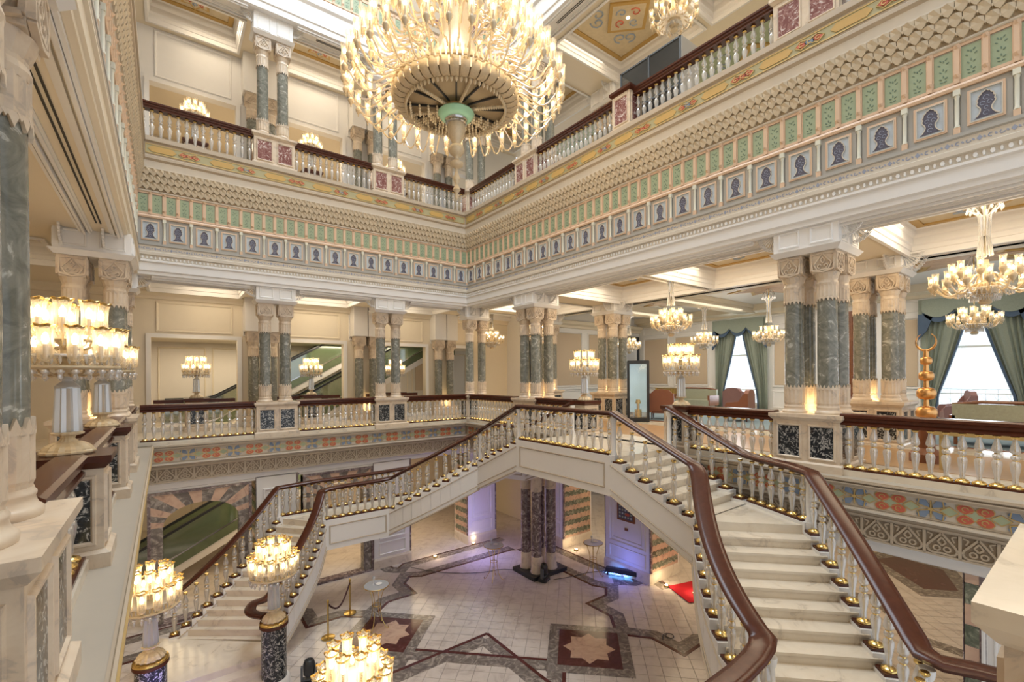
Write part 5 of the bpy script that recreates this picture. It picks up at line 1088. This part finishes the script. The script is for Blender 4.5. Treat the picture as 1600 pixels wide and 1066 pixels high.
for pts, t in (([(6.5, 14.2), (7.0, 13.3), (8.0, 12.4), (9.0, 12.2), (9.4, 11.0)], 'black cable running across the floor to the dark columns'), ([(9.6, 10.6), (10.2, 10.4), (10.9, 10.3), (11.6, 9.9), (12, 9.0), (12.1, 8.2)], 'black cable leading to the blue light bar'), ([(9.5, 6.6), (9.7, 6.75), (9.9, 6.6), (9.75, 6.45), (9.6, 6.6), (9.8, 6.7)], 'small coil of black cable on the floor by the right stair')):
    put('cable', (MB().tube([(x, y, G+.02) for x, y in smooth_pts(pts, 2)], .010, 4), 'black'), None, label=t, category='cable')
for i, (x, y, t) in enumerate(((7.55, 14.5, 'between the two back piers'), (5.6, 14.9, 'left of the back left pier'), (9.3, 14.75, 'at the lilac pier'), (12.2, 7.4, 'before the red carpet'), (11.9, 11.9, 'behind the dark columns'), (12.0, 8.2, 'right of the picture pier'))):
    e = empty('floor_uplight', 'small brass floor uplight %s' % t, 'floor light', 'floor uplights', loc=(x, y, G+.01)); put('body', (MB().lathe([(.09, 0), (.08, .04)], 12), 'brass'), e); put('lens', (MB().lathe([(.05, .04), (.045, .045)], 10), 'spot_led'), e)
    l = point('uplight_glow', (0, 0, .25), 9, WARM, .06); l.parent = e
# uplights behind the gallery columns
for (x, y) in ((9.68, 3.37), (9.68, 11.42), (-1.05, 3.22), (-1.05, 11.42), (2.62, 17.2), (6.12, 17.2), (9.48, 17.2), (13.4, 3.37), (13.4, 11.42), (13.4, 14.8)):
    z = 1.12 if y < 17 else .6
    point('column_uplight', (x, y, z), 9, (1, .72, .35), .04)
# ------------------------------------------------------------------ escalators
def escalator(label, x0, z0, x1, z1, y, w=1.0):
    e = empty('escalator', label, 'escalator', loc=(x0, y, z0)); L_ = x1-x0; H_ = z1-z0
    path = [(-1.2, 0), (0, 0), (.3, .08), (L_-.3, H_-.08), (L_, H_), (L_+1.2, H_)]
    put('truss', (MB().sweep([(-w/2, -.55), (w/2, -.55), (w/2, -.05), (-w/2, -.05)], [(a, w/2, c) for a, c in path]), 'white_paint'), e)
    put('inner_panel', (MB().sweep([(-w/2-.02, -.30), (w/2+.02, -.30), (w/2+.02, .0), (-w/2-.02, .0)], [(a, w/2, c) for a, c in path]), 'escalator_panel'), e)
    for s_ in (0, 1):
        yy = s_*w; put('glass_side', (MB().sweep([(-.01, 0), (.01, 0), (.01, .82), (-.01, .82)], [(a, yy, c) for a, c in path]), 'escalator_glass'), e)
        put('handrail', (MB().sweep([(-.04, .80), (.04, .80), (.04, .88), (-.04, .88)], [(a, yy, c) for a, c in path]), 'black'), e)
        put('metal_trim', (MB().sweep([(-.025, .0), (.025, 0), (.025, .05), (-.025, .05)], [(a, yy, c) for a, c in path]), 'silver'), e)
    return e
escalator('escalator with green glass sides seen through the pink marble arch', -1.3, G+.1, 4.5, G+2.95, 17.6)
escalator('long escalator with dark green sides rising behind the back gallery openings', 1.2, .1, 8.2, 3.75, 19.9)
escalator('lower escalator starting behind the middle opening of the back gallery', 3.9, .1, 9.5, 3.0, 18.5)
# ------------------------------------------------------------------ lounge and gallery furniture
def armchair(x, y, rz, label, mat='leather'):
    e = empty('armchair', label, 'armchair', loc=(x, y, .105), rz=rz)
    put('seat', (MB().box(-.33, -.32, .22, .33, .34, .44).taper(-.28, -.30, .28, .30, .44, .52, .03), mat), e)
    mb = MB(); mb.prism([(-.34, .3), (-.36, .95), (-.25, 1.06), (0, 1.10), (.25, 1.06), (.36, .95), (.34, .3)], .24, .38, 0, 'y'); put('backrest', (mb, mat), e)
    for s_ in (-1, 1):
        mb = MB(); mb.prism([(.38, .25), (.38, .95), (.22, .92), (.08, .68), (-.30, .64), (-.36, .55), (-.34, .25)], s_*.34, s_*.42, 0, 'x'); put('wing', (mb, mat), e)
        for yy in (-.28, .32): put('leg', (MB().lathe([(.015, 0), (.03, .25)], 6, (s_*.34, yy, 0)), 'wood'), e)
    return e
armchair(14.6, 10.1, radians(120), 'brown leather wing armchair standing before the tall display case'); armchair(15.9, 7.9, radians(190), 'mauve leather armchair seen from behind, right of the console'); armchair(18.2, 9.1, radians(80), 'mauve armchair turned sideways under the lounge window', 'leather_mauve')
armchair(18.9, 2.9, radians(200), 'leather armchair before the far right window, left one', 'leather_mauve'); armchair(18.7, 1.2, radians(170), 'leather armchair before the far right window, right one', 'leather_mauve')
def sofa(x, y, rz, L_, label):
    e = empty('sofa', label, 'sofa', loc=(x, y, .105), rz=rz)
    put('seat', (MB().box(-L_/2, -.4, .2, L_/2, .3, .45), 'upholstery'), e); put('backrest', (MB().box(-L_/2, .3, .2, L_/2, .42, .92), 'upholstery'), e)
    put('top_rail', (MB().tube([(-L_/2, .36, .9), (-L_/4, .36, .97), (L_/4, .36, .97), (L_/2, .36, .9)], .04, 6), 'wood_brown', True), e)
    for s_ in (-1, 1): put('arm', (MB().box(s_*L_/2-.05, -.38, .2, s_*L_/2+.05, .42, .66), 'wood_brown'), e)
    for s_ in (-1, 1):
        for yy in (-.34, .34): put('leg', (MB().box(s_*(L_/2-.05)-.03, yy-.03, 0, s_*(L_/2-.05)+.03, yy+.03, .22), 'wood_brown'), e)
sofa(14.6, 1.3, radians(90), 1.9, 'green upholstered sofa with wooden frame behind the nearest right balustrade'); sofa(14.9, 3.9+.3, radians(60), 1.4, 'small upholstered settee beside the crescent finial'); sofa(19.9, 12.1, radians(-90), 2.0, 'pale upholstered settee against the lounge wall')
e = empty('tea_table', 'dark oval low table between the armchairs at the right window', 'table', loc=(17.4, 2.05, .105)); put('table_top', (MB().prism(ell(0, 0, .65, .4, 16), .55, .6), 'wood_brown'), e)
for k in range(4): put('leg', (MB().lathe([(.02, 0), (.03, .55)], 6, (.4*(-1)**k, .2*(-1)**(k//2), 0)), 'wood_brown'), e)
e = empty('console_cabinet', 'gilded console cabinet with an oval mirror door against the lounge wall', 'cabinet', loc=(20.55, 13.85, .09), rz=-pi/2)
put('body', (MB().box(-.55, -.35, .05, .55, .1, .95), 'gold_frame'), e); put('top', (MB().box(-.6, -.4, .95, .6, .12, 1.0), 'marble_white'), e); put('oval_mirror', (MB().prism(ell(0, .5, .25, .33, 18), -.37, -.35, 0, 'y'), 'silver'), e)
for x in (-.45, .45): put('corner_post', (MB().lathe([(.05, .05), (.06, .5), (.05, .95)], 8, (x, -.36, 0)), 'gilt'), e)
e = empty('display_case', 'tall black framed glass display case in front of the second row columns', 'display case', loc=(13.25, 10.15, .105), rz=radians(-50))
mb = MB()
for x in (-.33, .33):
    for y in (-.2, .2): mb.box(x-.04, y-.04, 0, x+.04, y+.04, 2.1)
mb.box(-.36, -.23, 2.0, .36, .23, 2.12); mb.box(-.36, -.23, 0, .36, .23, .12); put('frame', (mb, 'black'), e); put('glass', (MB().box(-.31, -.2, .12, .31, .2, 2.0), 'pane_glass'), e); put('backboard', (MB().box(-.3, .16, .3, .3, .18, 2.0), 'backboard_glow'), e)  # backboard glows by emission
mb = MB(); mb.lathe([(.12, .12), (.12, .4), (.05, .42), (.05, .6), (.1, .62), (.07, .75)], 10); put('exhibit', (mb, 'brass', True), e)
e = empty('reception_desk', 'dark desk with a black monitor beside the grey marble columns', 'desk', loc=(17.5, 6.3, .105), rz=radians(100)); put('desk_top', (MB().box(-.6, -.35, .72, .6, .35, .78), 'wood_brown'), e)
for x in (-.52, .52): put('leg', (MB().box(x-.04, -.3, 0, x+.04, .3, .72), 'wood_brown'), e)
e = empty('printer', 'black office machine standing on the dark desk', 'machine', loc=(17.5, 6.3, .885), rz=radians(100)); put('body', (MB().taper(-.28, -.22, .28, .22, 0, .3, .04), 'black'), e); put('lid', (MB().box(-.24, -.18, .3, .24, .18, .34), 'grey_plastic'), e)
def finial(x, y, z, s, label):
    e = empty('crescent_finial', label, 'finial', loc=(x, y, z))
    prof = [(.05, 0), (.05, .12)]; zz = .12
    for r in (.16, .145, .115, .09): h_ = .23*r/.15; prof += [(.045+(r-.045)*sin(pi*q/10)**.75, zz+h_*(.5-.5*cos(pi*q/10))) for q in range(0, 11)]; zz += h_; prof += [(.035, zz+.12)]; zz += .12
    put('stem_with_balls', (MB().lathe(prof, 20), 'copper_gold', True), e); n = 20; pts = [(0, .16*cos(radians(-250+320*i/n)), zz+.17+.16*sin(radians(-250+320*i/n))) for i in range(n+1)]
    ra = [.004+.018*sin(pi*i/n) for i in range(n+1)]
    put('crescent', (MB().tube([(0, 0.16*sin(radians(-150+300*i/n)), zz+.16-.16*cos(radians(-150+300*i/n))) for i in range(n+1)], ra, 8), 'copper_gold', True), e, (0, 0, 0), radians(-20)); e.scale = (s, s, s); return e
o = finial(11.1, 2.1, .75, 1.0, 'large copper coloured finial of stacked balls topped by a crescent'); put('stand', (MB().lathe([(.25, -.65), (.25, -.5), (.12, -.4), (.12, 0)], 20), 'wood_brown', True), o)
o = finial(13.2, 12.75, .75, .55, 'small turned wooden finial left of the second row columns, taller of the two'); put('stand', (MB().lathe([(.3, -1.2), (.3, -.9), (.12, -.8), (.1, 0)], 14), 'wood_brown', True), o)
o = finial(13.5, 12.3, .45, .38, 'small turned wooden finial left of the second row columns, shorter of the two'); put('stand', (MB().lathe([(.3, -.9), (.3, -.6), (.12, -.5), (.1, 0)], 14), 'wood_brown', True), o)
# gold edged low console behind the nearest right balustrade
put('gallery_bench', (MB().box(10.3, -1.0, .68, 10.6, 1.9, .86).box(10.35, -.9, .09, 10.42, -.8, .7).box(10.35, 1.7, .09, 10.42, 1.8, .7).box(10.35, .4, .09, 10.42, .5, .7), 'gold_paint'), None, label='long low gilt table edge seen through the nearest crystal balusters', category='bench')
e = empty('display_cabinet', 'dark glass display cabinet on the upper right gallery', 'cabinet', loc=(10.0, 6.4, 7.8))
mb = MB()
for x in (0, .75):
    for y in (-.05, .85, 1.75): mb.box(x-.02, y-.02, 0, x+.02, y+.02, 2.15)
for z in (.02, 1.0, 2.13): mb.box(-.02, -.07, z-.02, .77, 1.77, z+.02)
put('frame', (mb, 'grey_plastic'), e); put('glass', (MB().box(0, -.05, .05, .75, 1.75, 2.12), 'smoked_glass'), e); put('side_panel', (MB().box(0, -.09, .02, .75, -.06, 2.14), 'grey_field'), e)
e = empty('barrier_stand', 'gilded curved bracket stand on the left gallery', 'stand', loc=(-2.1, 9.0, .1))
put('stem', (MB().tube([(0, 0, 0), (.03, 0, .3), (.08, 0, .6), (.22, 0, .8)], .02, 6), 'brass', True), e); put('bar', (MB().tube([(-.6, 0, .80), (.34, 0, .83)], .015, 6), 'brass', True), e)
# security camera on the left
e = empty('ceiling_camera', 'small dark camera fixed by the left gallery beam', 'camera', loc=(-1.75, 8.3, 4.2)); put('body', (MB().box(-.12, -.04, -.04, .12, .04, .04), 'black'), e); put('mount', (MB().box(-.02, -.02, .04, .02, .02, .13), 'grey_plastic'), e)
for o in list(bpy.data.objects):
    if o.type == 'LIGHT' and o.data.type == 'AREA': o.visible_camera = False
    if o.type == 'LIGHT' and o.data.type == 'POINT': o.visible_camera = False; o.visible_glossy = False
for o in bpy.data.objects:
    if o.type in ('MESH', 'EMPTY') and o.parent is None and 'kind' in o and o['kind'] == 'structure' and 'label' not in o: o['label'] = o.name
